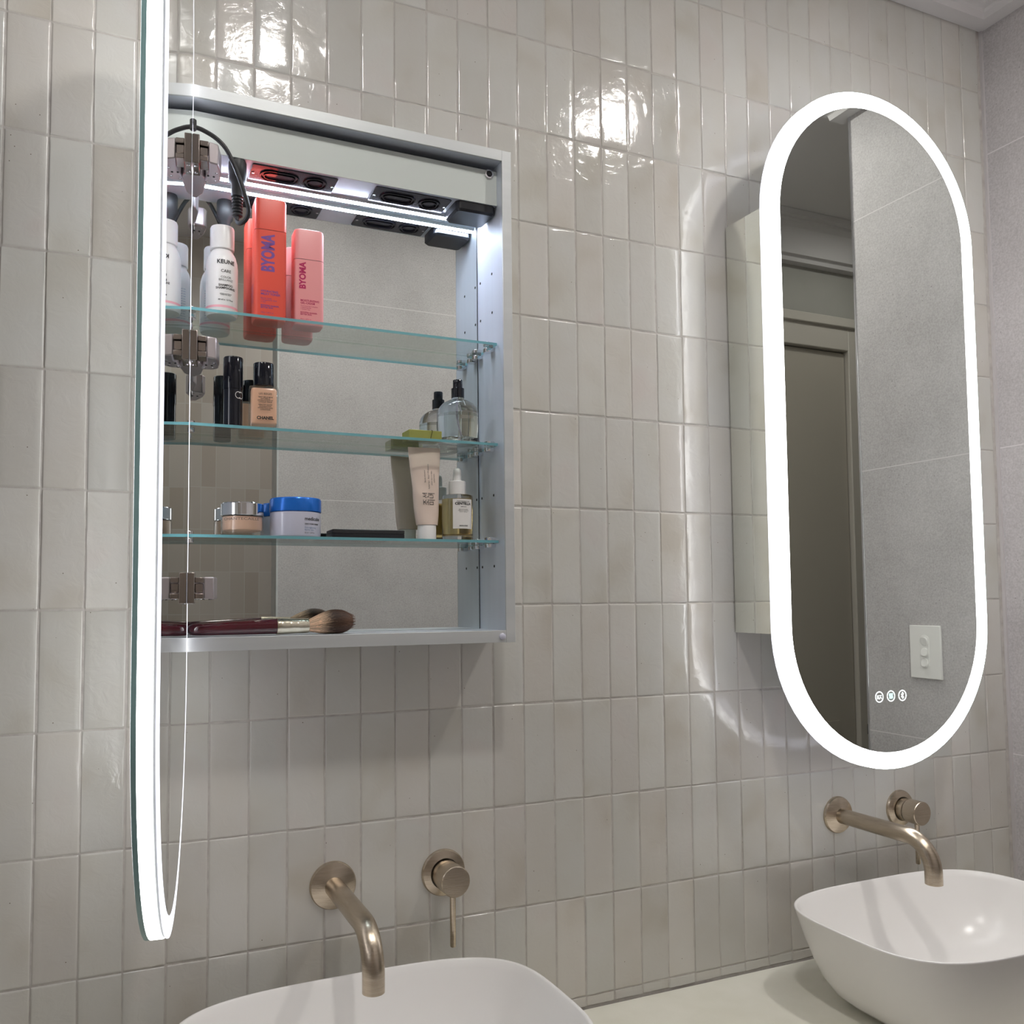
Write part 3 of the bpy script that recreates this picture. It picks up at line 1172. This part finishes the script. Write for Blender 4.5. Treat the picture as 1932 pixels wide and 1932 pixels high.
def hinge(zc, lab):
    h = .0240

    def P(u, q):       # along the open door, q off its rear mirror
        return (HX + dx * u - nx * q, HY + dy * u - ny * q)
    bm = NB()
    prism(bm, [P(.040, .0003), P(-.004, .0003), P(-.004, .0115), P(.040, .0115)], zc - h, zc + h, lambda a, b, z: (a, b, z))
    o = obj('hinge', bm, M['steel'], t1, bevel=.0012)
    o['label'] = lab
    bm = NB()
    q1 = [P(.036, .0116), P(.034, .026), P(.024, .0262), P(.022, .0116)]
    for a_, b_ in ((-.70, -.34), (.34, .70)):
        prism(bm, [P(.036, .0116), P(.035, .0250), P(.004, .0250), P(.004, .0116)], zc + h * a_, zc + h * b_, lambda a, b, z: (a, b, z))
    prism(bm, [P(.033, .0118), P(.032, .0240), P(.010, .0240), P(.010, .0118)], zc - h * .30, zc + h * .30, lambda a, b, z: (a, b, z))
    obj('hinge_arm', bm, M['steel'], o, bevel=.0012)
    bm = NB()
    prism(bm, [P(.034, .0252), P(.028, .040), (-.6085, -.132), (-.6070, -.104), (-.613, -.094), (-.632, -.090), P(.002, .0252)], zc - h * .72, zc + h * .72,
          lambda a, b, z: (a, b, z))
    obj('hinge_cup', bm, M['steelmatt'], o, bevel=.002, seg=2)
    bm = NB()
    prism(bm, [(-.6565, -.116), (-.6380, -.116), (-.628, -.098), (-.628, -.045), (-.636, -.025), (-.6565, -.025)], zc - h * .60, zc + h * .60, lambda a, b, z: (a, b, z))
    obj('mounting_plate', bm, M['steelmatt'], o, bevel=.0015)
    for px, py, zz in ((*P(.030, .0058), zc - h), (*P(.006, .0058), zc - h), (-.6160, -.136, zc - h * .72), (-.6150, -.108, zc - h * .72), (-.6280, -.100, zc - h * .72)):
        bm = NB(); lathe(bm, [(.0026, 0.0004), (.0026, -.0007), (.0001, -.0012)], (px, py, zz), n=14)
        obj('rivet', bm, M['chrome'], o)
    for a_ in (-.0045, .0045):
        bm = NB(); lathe(bm, [(.0018, 0.0004), (.0018, -.0010)], (-.6235 + a_, -.122, zc - h * .72), n=14)
        obj('screw_hole', bm, M['darkgap'], o)


hinge(2.392, 'top hinge')
hinge(2.076, 'middle hinge')
hinge(1.696, 'bottom hinge')

# power cable of the door with its round connector
yk = -.118
path = [(-.6570, -.150, 2.4485), (-.653, -.134, 2.4475), (-.638, -.126, 2.4480), (-.618, yk, 2.4440), (-.602, yk, 2.4310), (-.590, yk, 2.4110), (-.5785, yk, 2.3850),
        (-.5680, yk, 2.3540), (-.5610, yk + .004, 2.3300), (-.5650, -.108, 2.3165), (-.5735, -.1, 2.3120), (-.5765, -.092, 2.3180), (-.5765, -.09, 2.3262)]
bm = NB(); tube(bm, smoothpath(path, 8), .0037, 14)
o = obj('power_cable', bm, M['blackmatt'], t1, smooth=60)
o['label'] = 'black power cable looping to the soffit'
bm = NB(); lathe(bm, [(.0045, -.009), (.0062, -.008), (.0062, .008), (.0045, .009)], (-.6545, -.136, 2.4480), 'z', 18)
obj('cable_clip', bm, M['blackmatt'], o)
bm = NB()
prof = [(.0050, 0)]
for i in range(6):
    prof += [(.0092, .003 + i * .0055), (.0092, .0052 + i * .0055), (.0066, .0060 + i * .0055), (.0066, .0076 + i * .0055)]
prof += [(.0102, .036), (.0102, .058), (.0150, .064), (.0152, .094), (.0140, .0985)]
lathe(bm, prof, (-.5765, -.088, 2.3262), n=24)
obj('cable_plug', bm, M['blackmatt'], o, smooth=40)

# ------------------------------------------------------------------ toiletries, top shelf
ZS1, ZS2, ZS3, ZFB = 2.1595, 1.9680, 1.7850, 1.6173


def shampoo():
    c = (-.5965, -.055, ZS1)
    t = empty('shampoo_bottle', 'white round shampoo bottle with pink ring, nearest the hinges on top shelf', 'bottle', c)
    r = .0265
    bm = NB(); lathe(bm, [(.020, 0), (.0245, .001), (r, .005), (r, .0855), (.0255, .095), (.0225, .106), (.0185, .1135), (.0165, .117)], c, n=48)
    obj('body', bm, M['white'], t, smooth=50)
    bm = NB(); lathe(bm, [(.0195, .1172), (.0202, .118), (.0202, .1545), (.0190, .1575), (.0160, .1585)], c, n=40)
    obj('cap', bm, M['white'], t, smooth=40)
    bm = NB(); lathe(bm, [(r + .0002, .0115), (r + .0002, .0155)], c, n=48, cap=False)
    obj('printed_ring', bm, M['pinkband'], t)
    a0 = .14
    bm = NB()
    for body, s, dz, w in (('KEUNE', .0100, .0900, .02), ('CARE', .0070, .0740, .01), ('COLOR\nBRILLIANZ', .0052, .0610, 0), ('SHAMPOO\nSHAMPOOING', .0052, .0470, .03),
                           ('____', .003, .0400, 0), ('protects and enhances\nbrilliant hair colour', .0022, .0340, .02), ('80 ml e - 2.7 fl.oz', .0036, .0245, .02)):
        merge(bm, text_bm(body, s, cylmap(c[0], c[1], c[2] + dz, r + .0003, a0), weight=w, lines=.95))
    obj('lettering', bm, M['ink'], t, smooth=0)
    bm = NB()
    for i in range(13):
        merge(bm, text_bm('dermatologically tested hair care', .0028, cylmap(c[0], c[1], c[2] + .0720 - i * .0045, r + .0003, a0 + pi), weight=.01))
    obj('fine_print', bm, M['blueink'], t, smooth=0)


shampoo()


def squarebottle(name, label, c, w, d, h, seam, rot, mat, inkm, brand, bs, lines1, lines2, lines3, bx):
    t = empty(name, label, 'bottle', c)
    r = .009
    k = seam - .0006
    bm = NB(); stack(bm, [(w - .008, d - .008, r, 0), (w - .002, d - .002, r, .0015), (w, d, r, .005), (w, d, r, k)], c, rot)
    obj('body', bm, mat, t, smooth=40)
    bm = NB(); stack(bm, [(w, d, r, seam + .0004), (w, d, r, h - .006), (w - .002, d - .002, r, h - .002), (w - .008, d - .008, r, h)], c, rot)
    obj('cap', bm, mat, t, smooth=40)
    bm = NB(); stack(bm, [(w - .002, d - .002, r, k), (w - .002, d - .002, r, seam + .0004)], c, rot)
    obj('cap_seam', bm, M['greyink'], t)

    def fm(u0, z0, vert):
        def f(u, v):
            if vert: u, v = -v, u
            U, V = u0 + u, -(d / 2 + .0003)
            return (c[0] + U * cos(rot) - V * sin(rot), c[1] + U * sin(rot) + V * cos(rot), c[2] + z0 + v)
        return f
    bm = text_bm(brand, bs[0], fm(bx, bs[2], True), weight=.04, wide=bs[1])
    obj('brand_lettering', bm, inkm, t, smooth=0)
    bm = NB()
    x_ = -w / 2 + .0105
    for body, s, z_, w_ in lines1:
        merge(bm, text_bm(body, s, fm(x_, z_, False), align='LEFT', weight=w_, lines=.95))
    obj('small_lettering', bm, inkm, t, smooth=0)
    bm = NB()
    for i in range(9):
        def fs(u, v, i=i):
            U, V = -(w / 2 + .0003), d / 2 - .008 - i * .0028 - v
            Z_ = .05 + u
            return (c[0] + U * cos(rot) - V * sin(rot), c[1] + U * sin(rot) + V * cos(rot), c[2] + Z_)
        merge(bm, text_bm('aqua glycerin squalane ceramide', .0026, fs))
    obj('fine_print', bm, inkm, t, smooth=0)


squarebottle('toner_bottle', 'tall coral red square bottle with purple lettering on top shelf', (-.5165, -.052, ZS1), .0550, .046, .2180, .160, -.02, M['coral'], M['purple'],
             'BYOMA', (.0305, .63, .1185),
             [('HYDRATING\nMILKY TONER', .0052, .0480, .02), ('Barrier Lipids\n+ Polyglutamic Acid\n+ Oat', .0034, .0350, 0), ('______', .004, .0285, 0),
              ('BOOSTED BARRIER.\nBETTER SKIN.', .0036, .0235, .02), ('150ml / 5.07 fl. oz.', .0030, .0130, 0)], None, None, -.004)
squarebottle('cream_bottle', 'shorter pale pink square bottle with magenta lettering on top shelf', (-.4480, -.050, ZS1), .0530, .042, .1750, .119, -.02, M['pink'], M['magenta'],
             'BYOMA', (.0155, .90, .0890),
             [('MOISTURIZING\nGEL-CREAM', .0048, .0420, .02), ('Tri-Ceramide Complex\n+ Niacinamide\n+ Green Tea', .0032, .0315, 0), ('______', .004, .0258, 0),
              ('BOOSTED BARRIER.\nBETTER SKIN.', .0034, .0210, .02), ('50ml / 1.69 fl. oz.', .0028, .0110, 0)], None, None, -.012)

# ------------------------------------------------------------------ middle shelf
c = (-.5790, -.076, ZS2)
t = empty('makeup_stick', 'slim glossy black round cosmetic tube on middle shelf beside the foundation', 'tube', c)
bm = NB(); lathe(bm, [(.0150, 0), (.0158, .0008), (.0158, .0635)], c, n=40)
obj('barrel', bm, M['blackgloss'], t, smooth=40)
bm = NB(); lathe(bm, [(.0162, .0640), (.0164, .0648), (.0164, .1170), (.0155, .1186), (.0001, .1192)], c, n=40)
obj('cap', bm, M['blackgloss'], t, smooth=40)
bm = NB()
for s_ in (-1, 1):
    for i in range(17):
        a, b_ = radians(40 + 280 * i / 17), radians(40 + 280 * (i + 1) / 17)
        vs = []
        for ang, rr in ((a, .0052), (b_, .0052), (b_, .0060), (a, .0060)):
            U, V = rr * cos(ang) * s_ + s_ * -.0 + (-.0026 if s_ > 0 else .0026), rr * sin(ang)
            aa = .62 + U / .0161
            vs.append(bm.verts.new((c[0] + .0161 * sin(aa), c[1] - .0161 * cos(aa), c[2] + .053 + V)))
        bm.faces.new(vs)
obj('emblem', bm, M['white'], t, smooth=0)

c = (-.5275, -.072, ZS2)
rot = -.10
t = empty('foundation_bottle', 'square glass foundation bottle with glossy black cap on middle shelf', 'bottle', c)
bm = NB(); stack(bm, [(.046, .030, .006, 0), (.049, .033, .006, .0015), (.049, .033, .006, .068), (.047, .031, .006, .0725), (.024, .020, .008, .0745)], c, rot)
obj('glass', bm, M['clear'], t, smooth=30)
bm = NB(); stack(bm, [(.041, .025, .005, .008), (.0435, .0275, .005, .010), (.0435, .0275, .005, .066), (.040, .024, .005, .070)], c, rot)
obj('foundation_fill', bm, M['found'], t, smooth=30)
bm = NB(); lathe(bm, [(.0168, .0748), (.0176, .0755), (.0176, .1130), (.0168, .1142), (.0001, .1146)], c, n=40)
obj('cap', bm, M['blackgloss'], t, smooth=40)
bm = NB()


def ffm(u0, z0):
    def f(u, v):
        U, V = u0 + u, -.0169
        return (c[0] + U * cos(rot) - V * sin(rot), c[1] + U * sin(rot) + V * cos(rot), c[2] + z0 + v)
    return f


for body, s, z_, w_ in (('LES BEIGES', .0046, .0590, .01), ('TEINT BELLE MINE\nNATURELLE\nHYDRATATION ET\nLONGUE TENUE', .0030, .0490, .02),
                        ('HEALTHY GLOW\nFOUNDATION\nHYDRATION AND\nLONGWEAR', .0030, .0360, .02), ('CHANEL', .0072, .0175, .05)):
    merge(bm, text_bm(body, s, ffm(.002, z_), weight=w_, lines=.95))
obj('lettering', bm, M['ink'], t, smooth=0)

c = (-.2355, -.060, ZS2)
t = empty('card_box', 'small flat green card box tied with brown string on middle shelf', 'box', c)
bm = NB(); box(bm, -.2665, -.2025, -.0800, -.0380, ZS2, ZS2 + .0185)
obj('carton', bm, M['green'], t, bevel=.001)
bm = NB()
tube(bm, smoothpath([(-.2255, -.0803, ZS2 + .0005), (-.2235, -.0806, ZS2 + .010), (-.2215, -.0806, ZS2 + .0188), (-.2200, -.060, ZS2 + .0195), (-.2215, -.0378, ZS2 + .0188), (-.2225, -.0375, ZS2 + .001)], 5), .0006, 8)
obj('string', bm, M['cord'], t)

c = (-.1615, -.058, ZS2)
t = empty('perfume_bottle', 'clear domed perfume bottle with black pump on middle shelf at right', 'bottle', c)
bm = NB(); lathe(bm, [(.034, 0), (.0375, .001), (.0385, .004), (.0385, .060), (.0365, .0685), (.0300, .0770), (.0200, .0830), (.0115, .0855), (.0112, .0885)], c, n=56)
obj('glass', bm, M['thickglass'], t, smooth=50)
bm = NB(); lathe(bm, [(.0300, .0085), (.0355, .0100), (.0355, .0560)], c, n=56)
obj('perfume', bm, M['liquid'], t, smooth=50)
bm = NB(); lathe(bm, [(.0118, .0886), (.0123, .0890), (.0123, .1070), (.0095, .1078), (.0092, .1082), (.0092, .1225), (.0085, .1235), (.0001, .1237)], c, n=36)
obj('spray_pump', bm, M['blackgloss'], t, smooth=35)
bm = NB(); tube(bm, smoothpath([(c[0], c[1], ZS2 + .085), (c[0] - .001, c[1], ZS2 + .05), (c[0] + .003, c[1] - .002, ZS2 + .012)], 6), .0010, 8)
obj('dip_tube', bm, M['frost'], t)

# ------------------------------------------------------------------ bottom shelf
c = (-.5590, -.056, ZS3)
t = empty('cosmetic_jar', 'beige glass cream jar with a chrome lid on bottom glass shelf', 'jar', c)
bm = NB(); lathe(bm, [(.031, 0), (.0345, .0012), (.0353, .004), (.0353, .031), (.0340, .0335)], c, n=56)
obj('glass', bm, M['clear'], t, smooth=40)
bm = NB(); lathe(bm, [(.026, .0080), (.0320, .0100), (.0330, .013), (.0330, .0325)], c, n=48)
obj('cream_fill', bm, M['beige'], t, smooth=50)
bm = NB(); lathe(bm, [(.0352, .0342), (.0358, .0348), (.0358, .0545), (.0345, .0562), (.0001, .0568)], c, n=56)
obj('lid', bm, M['chrome'], t, smooth=35)
bm = text_bm('CHANTECAILLE', .0062, cylmap(c[0], c[1], c[2] + .0275, .0356, -.20), weight=0, wide=1.50)
obj('lettering', bm, M['greyink'], t, smooth=0)

c = (-.4680, -.054, ZS3)
t = empty('cosmetic_jar', 'frosted white cream jar with a bright blue lid on bottom glass shelf', 'jar', c)
bm = NB(); lathe(bm, [(.040, 0), (.0430, .0012), (.0438, .004), (.0438, .0415), (.0425, .0430)], c, n=64)
obj('glass', bm, M['frost'], t, smooth=40)
bm = NB(); lathe(bm, [(.0440, .0435), (.0446, .0442), (.0446, .0645), (.0428, .0672), (.0001, .0676)], c, n=64)
obj('lid', bm, M['blue'], t, smooth=35)
bm = NB()
for body, s, z_, w_ in (('medicube', .0088, .0300, .02), ('ZERO PORE CREAM', .0034, .0210, .02), ('50 ml / 1.69 fl.oz', .0030, .0060, 0)):
    merge(bm, text_bm(body, s, cylmap(c[0], c[1], c[2] + z_, .0440, .16), align='LEFT', weight=w_))
obj('lettering', bm, M['ink'], t, smooth=0)
bm = text_bm('Pore tightening\nBarrier care', .0038, cylmap(c[0], c[1], c[2] + .0130, .0440, .16), align='LEFT')
obj('blue_lettering', bm, M['blueink'], t, smooth=0)

c = (-.3430, -.060, ZS3)
t = empty('powder_compact', 'flat black rectangular powder compact lying on bottom glass shelf', 'compact', c)
bm = NB(); stack(bm, [(.130, .052, .004, 0), (.132, .054, .004, .001), (.132, .054, .004, .0072)], c, -.03)
obj('base', bm, M['black'], t, smooth=30)
bm = NB(); stack(bm, [(.132, .054, .004, .0078), (.132, .054, .004, .0135), (.130, .052, .004, .0145)], c, -.03)
obj('lid', bm, M['blackmatt'], t, smooth=30)


def cream_tube():
    c = (-.2265, -.062, ZS3)
    t = empty('cream_tube', 'pale beige squeeze tube standing on its white cap on bottom shelf', 'tube', c)
    bm = NB()
    rot = -.10
    rings = []
    n = 40
    N_ = 18
    for k in range(N_ + 1):
        f = k / N_
        z = .0275 + f * .1445
        wv = .0200 + .0105 * f ** .8 + (.0006 * sin(f * 9))
        dv = .0170 * (1 - f) ** .75 + .0011
        if f > .93: dv = .0011
        lean = -.005 * f
        ring = []
        for i in range(n):
            a = 2 * pi * i / n
            U, V = wv * cos(a), dv * sin(a)
            crease = .0010 * sin(f * 17 + cos(a) * 3) * (1 - f) * f * 3
            V += crease
            ring.append(bm.verts.new((c[0] + lean + U * cos(rot) - V * sin(rot), c[1] + U * sin(rot) + V * cos(rot), c[2] + z)))
        rings.append(ring)
    for a, b in zip(rings, rings[1:]):
        for i in range(n):
            j = (i + 1) % n
            bm.faces.new((a[i], a[j], b[j], b[i]))
    bm.faces.new(rings[0][::-1]); bm.faces.new(rings[-1])
    bmesh.ops.recalc_face_normals(bm, faces=bm.faces)
    obj('tube_body', bm, M['tube'], t, smooth=60)
    bm = NB(); lathe(bm, [(.0165, 0), (.0172, .0008), (.0172, .0262), (.0165, .0272)], c, n=36)
    obj('cap', bm, M['white'], t, smooth=35)

    def fm(u0, f0, vert):
        def f(u, v):
            if vert: u, v = -v, u
            fz = max(0, min(1, (f0 * .1445 + v) / .1445))
            wv = .0200 + .0105 * fz ** .8
            U = u0 + u
            V = -(.0170 * (1 - fz) ** .75 + .0011) * math.sqrt(max(0, 1 - min(.98, (U / wv) ** 2))) - .0012
            return (c[0] - .005 * fz + U * cos(rot) - V * sin(rot), c[1] + U * sin(rot) + V * cos(rot), c[2] + .0275 + fz * .1445)
        return f
    bm = text_bm('조선\n미녀', .0135, fm(.003, .33, True), lines=.85, weight=.0)
    for u0, f0, body, s in ((-.003, .62, 'Beauty of Joseon', .0034), (.004, .62, 'Relief Sun : Rice + Probiotics', .0040), (.010, .60, 'SPF50+ PA++++ 50ml', .0030), (.015, .60, 'SUNSCREEN', .0030)):
        merge(bm, text_bm(body, s, fm(u0, f0, True)))
    obj('lettering', bm, M['ink'], t, smooth=0)


cream_tube()

c = (-.1630, -.056, ZS3)
t = empty('serum_bottle', 'amber serum bottle with white dropper and white label on bottom shelf', 'bottle', c)
bm = NB(); lathe(bm, [(.0270, 0), (.0288, .0010), (.0294, .0035), (.0294, .0815), (.0284, .0850), (.0240, .0865), (.0150, .0868)], c, n=56)
obj('glass', bm, M['thickglass'], t, smooth=45)
bm = NB(); lathe(bm, [(.0230, .0100), (.0262, .0115), (.0268, .014), (.0268, .0780)], c, n=56)
obj('serum', bm, M['oil'], t, smooth=50)
bm = NB(); lathe(bm, [(.0158, .0870), (.0163, .0874), (.0163, .1115), (.0150, .1125), (.0088, .1127)], c, n=40)
obj('collar', bm, M['white'], t, smooth=35)
bm = NB(); lathe(bm, [(.0078, .1128), (.0078, .1290), (.0074, .1330), (.0058, .1362), (.0030, .1378), (.0001, .1382)], c, n=32)
obj('dropper_bulb', bm, M['white'], t, smooth=60)
bm = NB()
a0 = -.06
LW = .0205
nn = 14
vs = []
for zz in (.021, .0765):
    vs.append([bm.verts.new(cylmap(c[0], c[1], c[2] + zz, .0297, .02)(-LW + 2 * LW * i / nn, 0)) for i in range(nn + 1)])
for i in range(nn):
    bm.faces.new((vs[0][i], vs[0][i + 1], vs[1][i + 1], vs[1][i]))
lb = obj('paper_label', bm, M['label'], t)
bm = NB()
for body, s, z_, w_ in (('MADAGASCAR', .0036, .0720, 0), ('CENTELLA', .0064, .0675, .04), ('AMPOULE', .0026, .0618, .01), ('BEST WITH FRESH\nCENTELLA ASIATICA\n55 ml / 1.86 fl.oz', .0023, .0545, 0), ('SKIN1004', .0038, .0262, .02)):
    merge(bm, text_bm(body, s, cylmap(c[0], c[1], c[2] + z_, .0300, .02), weight=w_, wide=1.08 if s > .003 else 1.0))
obj('lettering', bm, M['ink'], lb, smooth=0)

# ------------------------------------------------------------------ make-up brush on the cabinet floor


def brush():
    yb = -.082
    t = empty('makeup_brush', 'burgundy makeup brush with fluffy brown head lying on cabinet floor', 'brush', (-.5, yb, ZFB))
    zc = ZFB + .0150
    def line(f):      # f along x
        return zc
    bm = NB()
    prof = [(.0001, 0), (.0060, .001), (.0095, .004), (.0112, .009), (.0118, .02), (.0128, .06), (.0138, .10), (.0146, .142)]
    lathe(bm, [(r, h) for r, h in prof], (-.6480, 0, 0), 'x', 36, sy=.95)
    for v in bm.verts:
        f = (v.co.x + .648) / .142
        v.co.y += yb + .010 - .014 * f
        v.co.z = v.co.z * .92 + ZFB + .0112 + .0035 * f
    obj('handle', bm, M['burgundy'], t, smooth=60)
    bm = NB()
    lathe(bm, [(.0147, 0), (.0150, .001), (.0146, .010), (.0138, .030), (.0134, .052), (.0132, .054)], (-.5060, yb - .004, ZFB + .0147), 'x', 36, sy=.93)
    obj('ferrule', bm, M['ferrule'], t, smooth=60)
    # bristles: dense core plus individual hairs
    bm = NB()
    tint = bm.verts.layers.float_color.new('tint')
    x0 = -.4525
    L_ = .078
    cy_, cz_ = yb - .006, ZFB + .0210

    def rad(f):
        return .0105 + .0125 * sin(min(1, f / .62) * pi / 2) if f < .62 else .023 * math.sqrt(max(0.0, 1 - ((f - .62) / .40) ** 2.2))
    rings = []
    n = 44
    light, dark = lin((226, 190, 158)), lin((50, 34, 28))
    mid = lin((120, 88, 70))
    rnd = random.Random(3)

    def colour(f, q=0):
        f = f + q
        if f < .26:
            return light
        if f < .46:
            k = (f - .26) / .20
            return tuple(light[i] * (1 - k) + dark[i] * k for i in range(3))
        k = min(1, (f - .46) / .5)
        return tuple(dark[i] * (1 - k) + mid[i] * k for i in range(3))
    for k in range(25):
        f = k / 24 * .985
        r = rad(f) * .93 + .0002
        zz = cz_ - .006 * (1 - min(1, f * 2))
        ring = []
        for i in range(n):
            a = 2 * pi * i / n
            v = bm.verts.new((x0 + f * L_, cy_ + r * cos(a) * 1.05, max(ZFB + .0006, zz + r * sin(a) * .93)))
            v[tint] = (*colour(f, rnd.uniform(-.06, .06)), 1)
            ring.append(v)
        rings.append(ring)
    for a, b in zip(rings, rings[1:]):
        for i in range(n):
            j = (i + 1) % n
            bm.faces.new((a[i], a[j], b[j], b[i]))
    bm.faces.new(rings[0][::-1]); bm.faces.new(rings[-1])
    for s_ in range(2600):
        a = rnd.uniform(0, 2 * pi)
        q = rnd.uniform(-.1, .1)
        d_ = 1 - abs(rnd.gauss(0, .05))
        fe = min(1.03, rnd.uniform(.45, 1.04))
        prev = None
        shade = rnd.uniform(.45, 1.5)
        w = .00038
        for k in range(5):
            f = .02 + (fe - .02) * k / 4
            r = rad(min(f, .97)) * d_ + (.0006 if k == 4 else 0)
            zz = cz_ - .006 * (1 - min(1, f * 2))
            p = Vector((x0 + f * L_ + .002 * q, cy_ + r * cos(a + q * f * .5) * 1.05, max(ZFB + .0006, zz + r * sin(a + q * f * .5) * .93)))
            tv = Vector((0, -sin(a), cos(a))) * w * (1 - .6 * k / 4)
            v1, v2 = bm.verts.new(p + tv), bm.verts.new(p - tv)
            cc = (*[x * shade for x in colour(f, q)], 1)
            v1[tint] = cc; v2[tint] = cc
            if prev:
                bm.faces.new((prev[0], prev[1], v2, v1))
            prev = (v1, v2)
    obj('bristles', bm, M['bristle'], t, smooth=60)


brush()

# ------------------------------------------------------------------ light switch on the right wall (seen in the oval mirror)
t = empty('light_switch', 'white rectangular wall plate with three rocker switches on grey stone wall', 'light switch', (XR, -.552, 1.4335))
bm = NB(); box(bm, XR - .0085, XR - .0002, -.604, -.500, 1.4335, 1.587)
obj('plate', bm, M['white'], t, bevel=.002)
bm = NB()
prism(bm, [(a - .552, b + 1.5105) for a, b in rrect(.030, .098, .0148, 8)], XR - .0098, XR - .0084, lambda a, b, h: (h, a, b))
obj('bezel', bm, M['white'], t, bevel=.0006)
for k, z in enumerate((1.541, 1.5105, 1.480)):
    bm = NB()
    prism(bm, [(a - .552, b + z) for a, b in rrect(.0215, .0235, .0095, 6)], XR - .0135, XR - .0097, lambda a, b, h: (h, a, b))
    for v in bm.verts:
        if v.co.x < XR - .012:
            v.co.x += (-1 if k == 0 else 1) * (v.co.z - z) * .22
    obj('rocker', bm, M['white'], t, bevel=.0006)
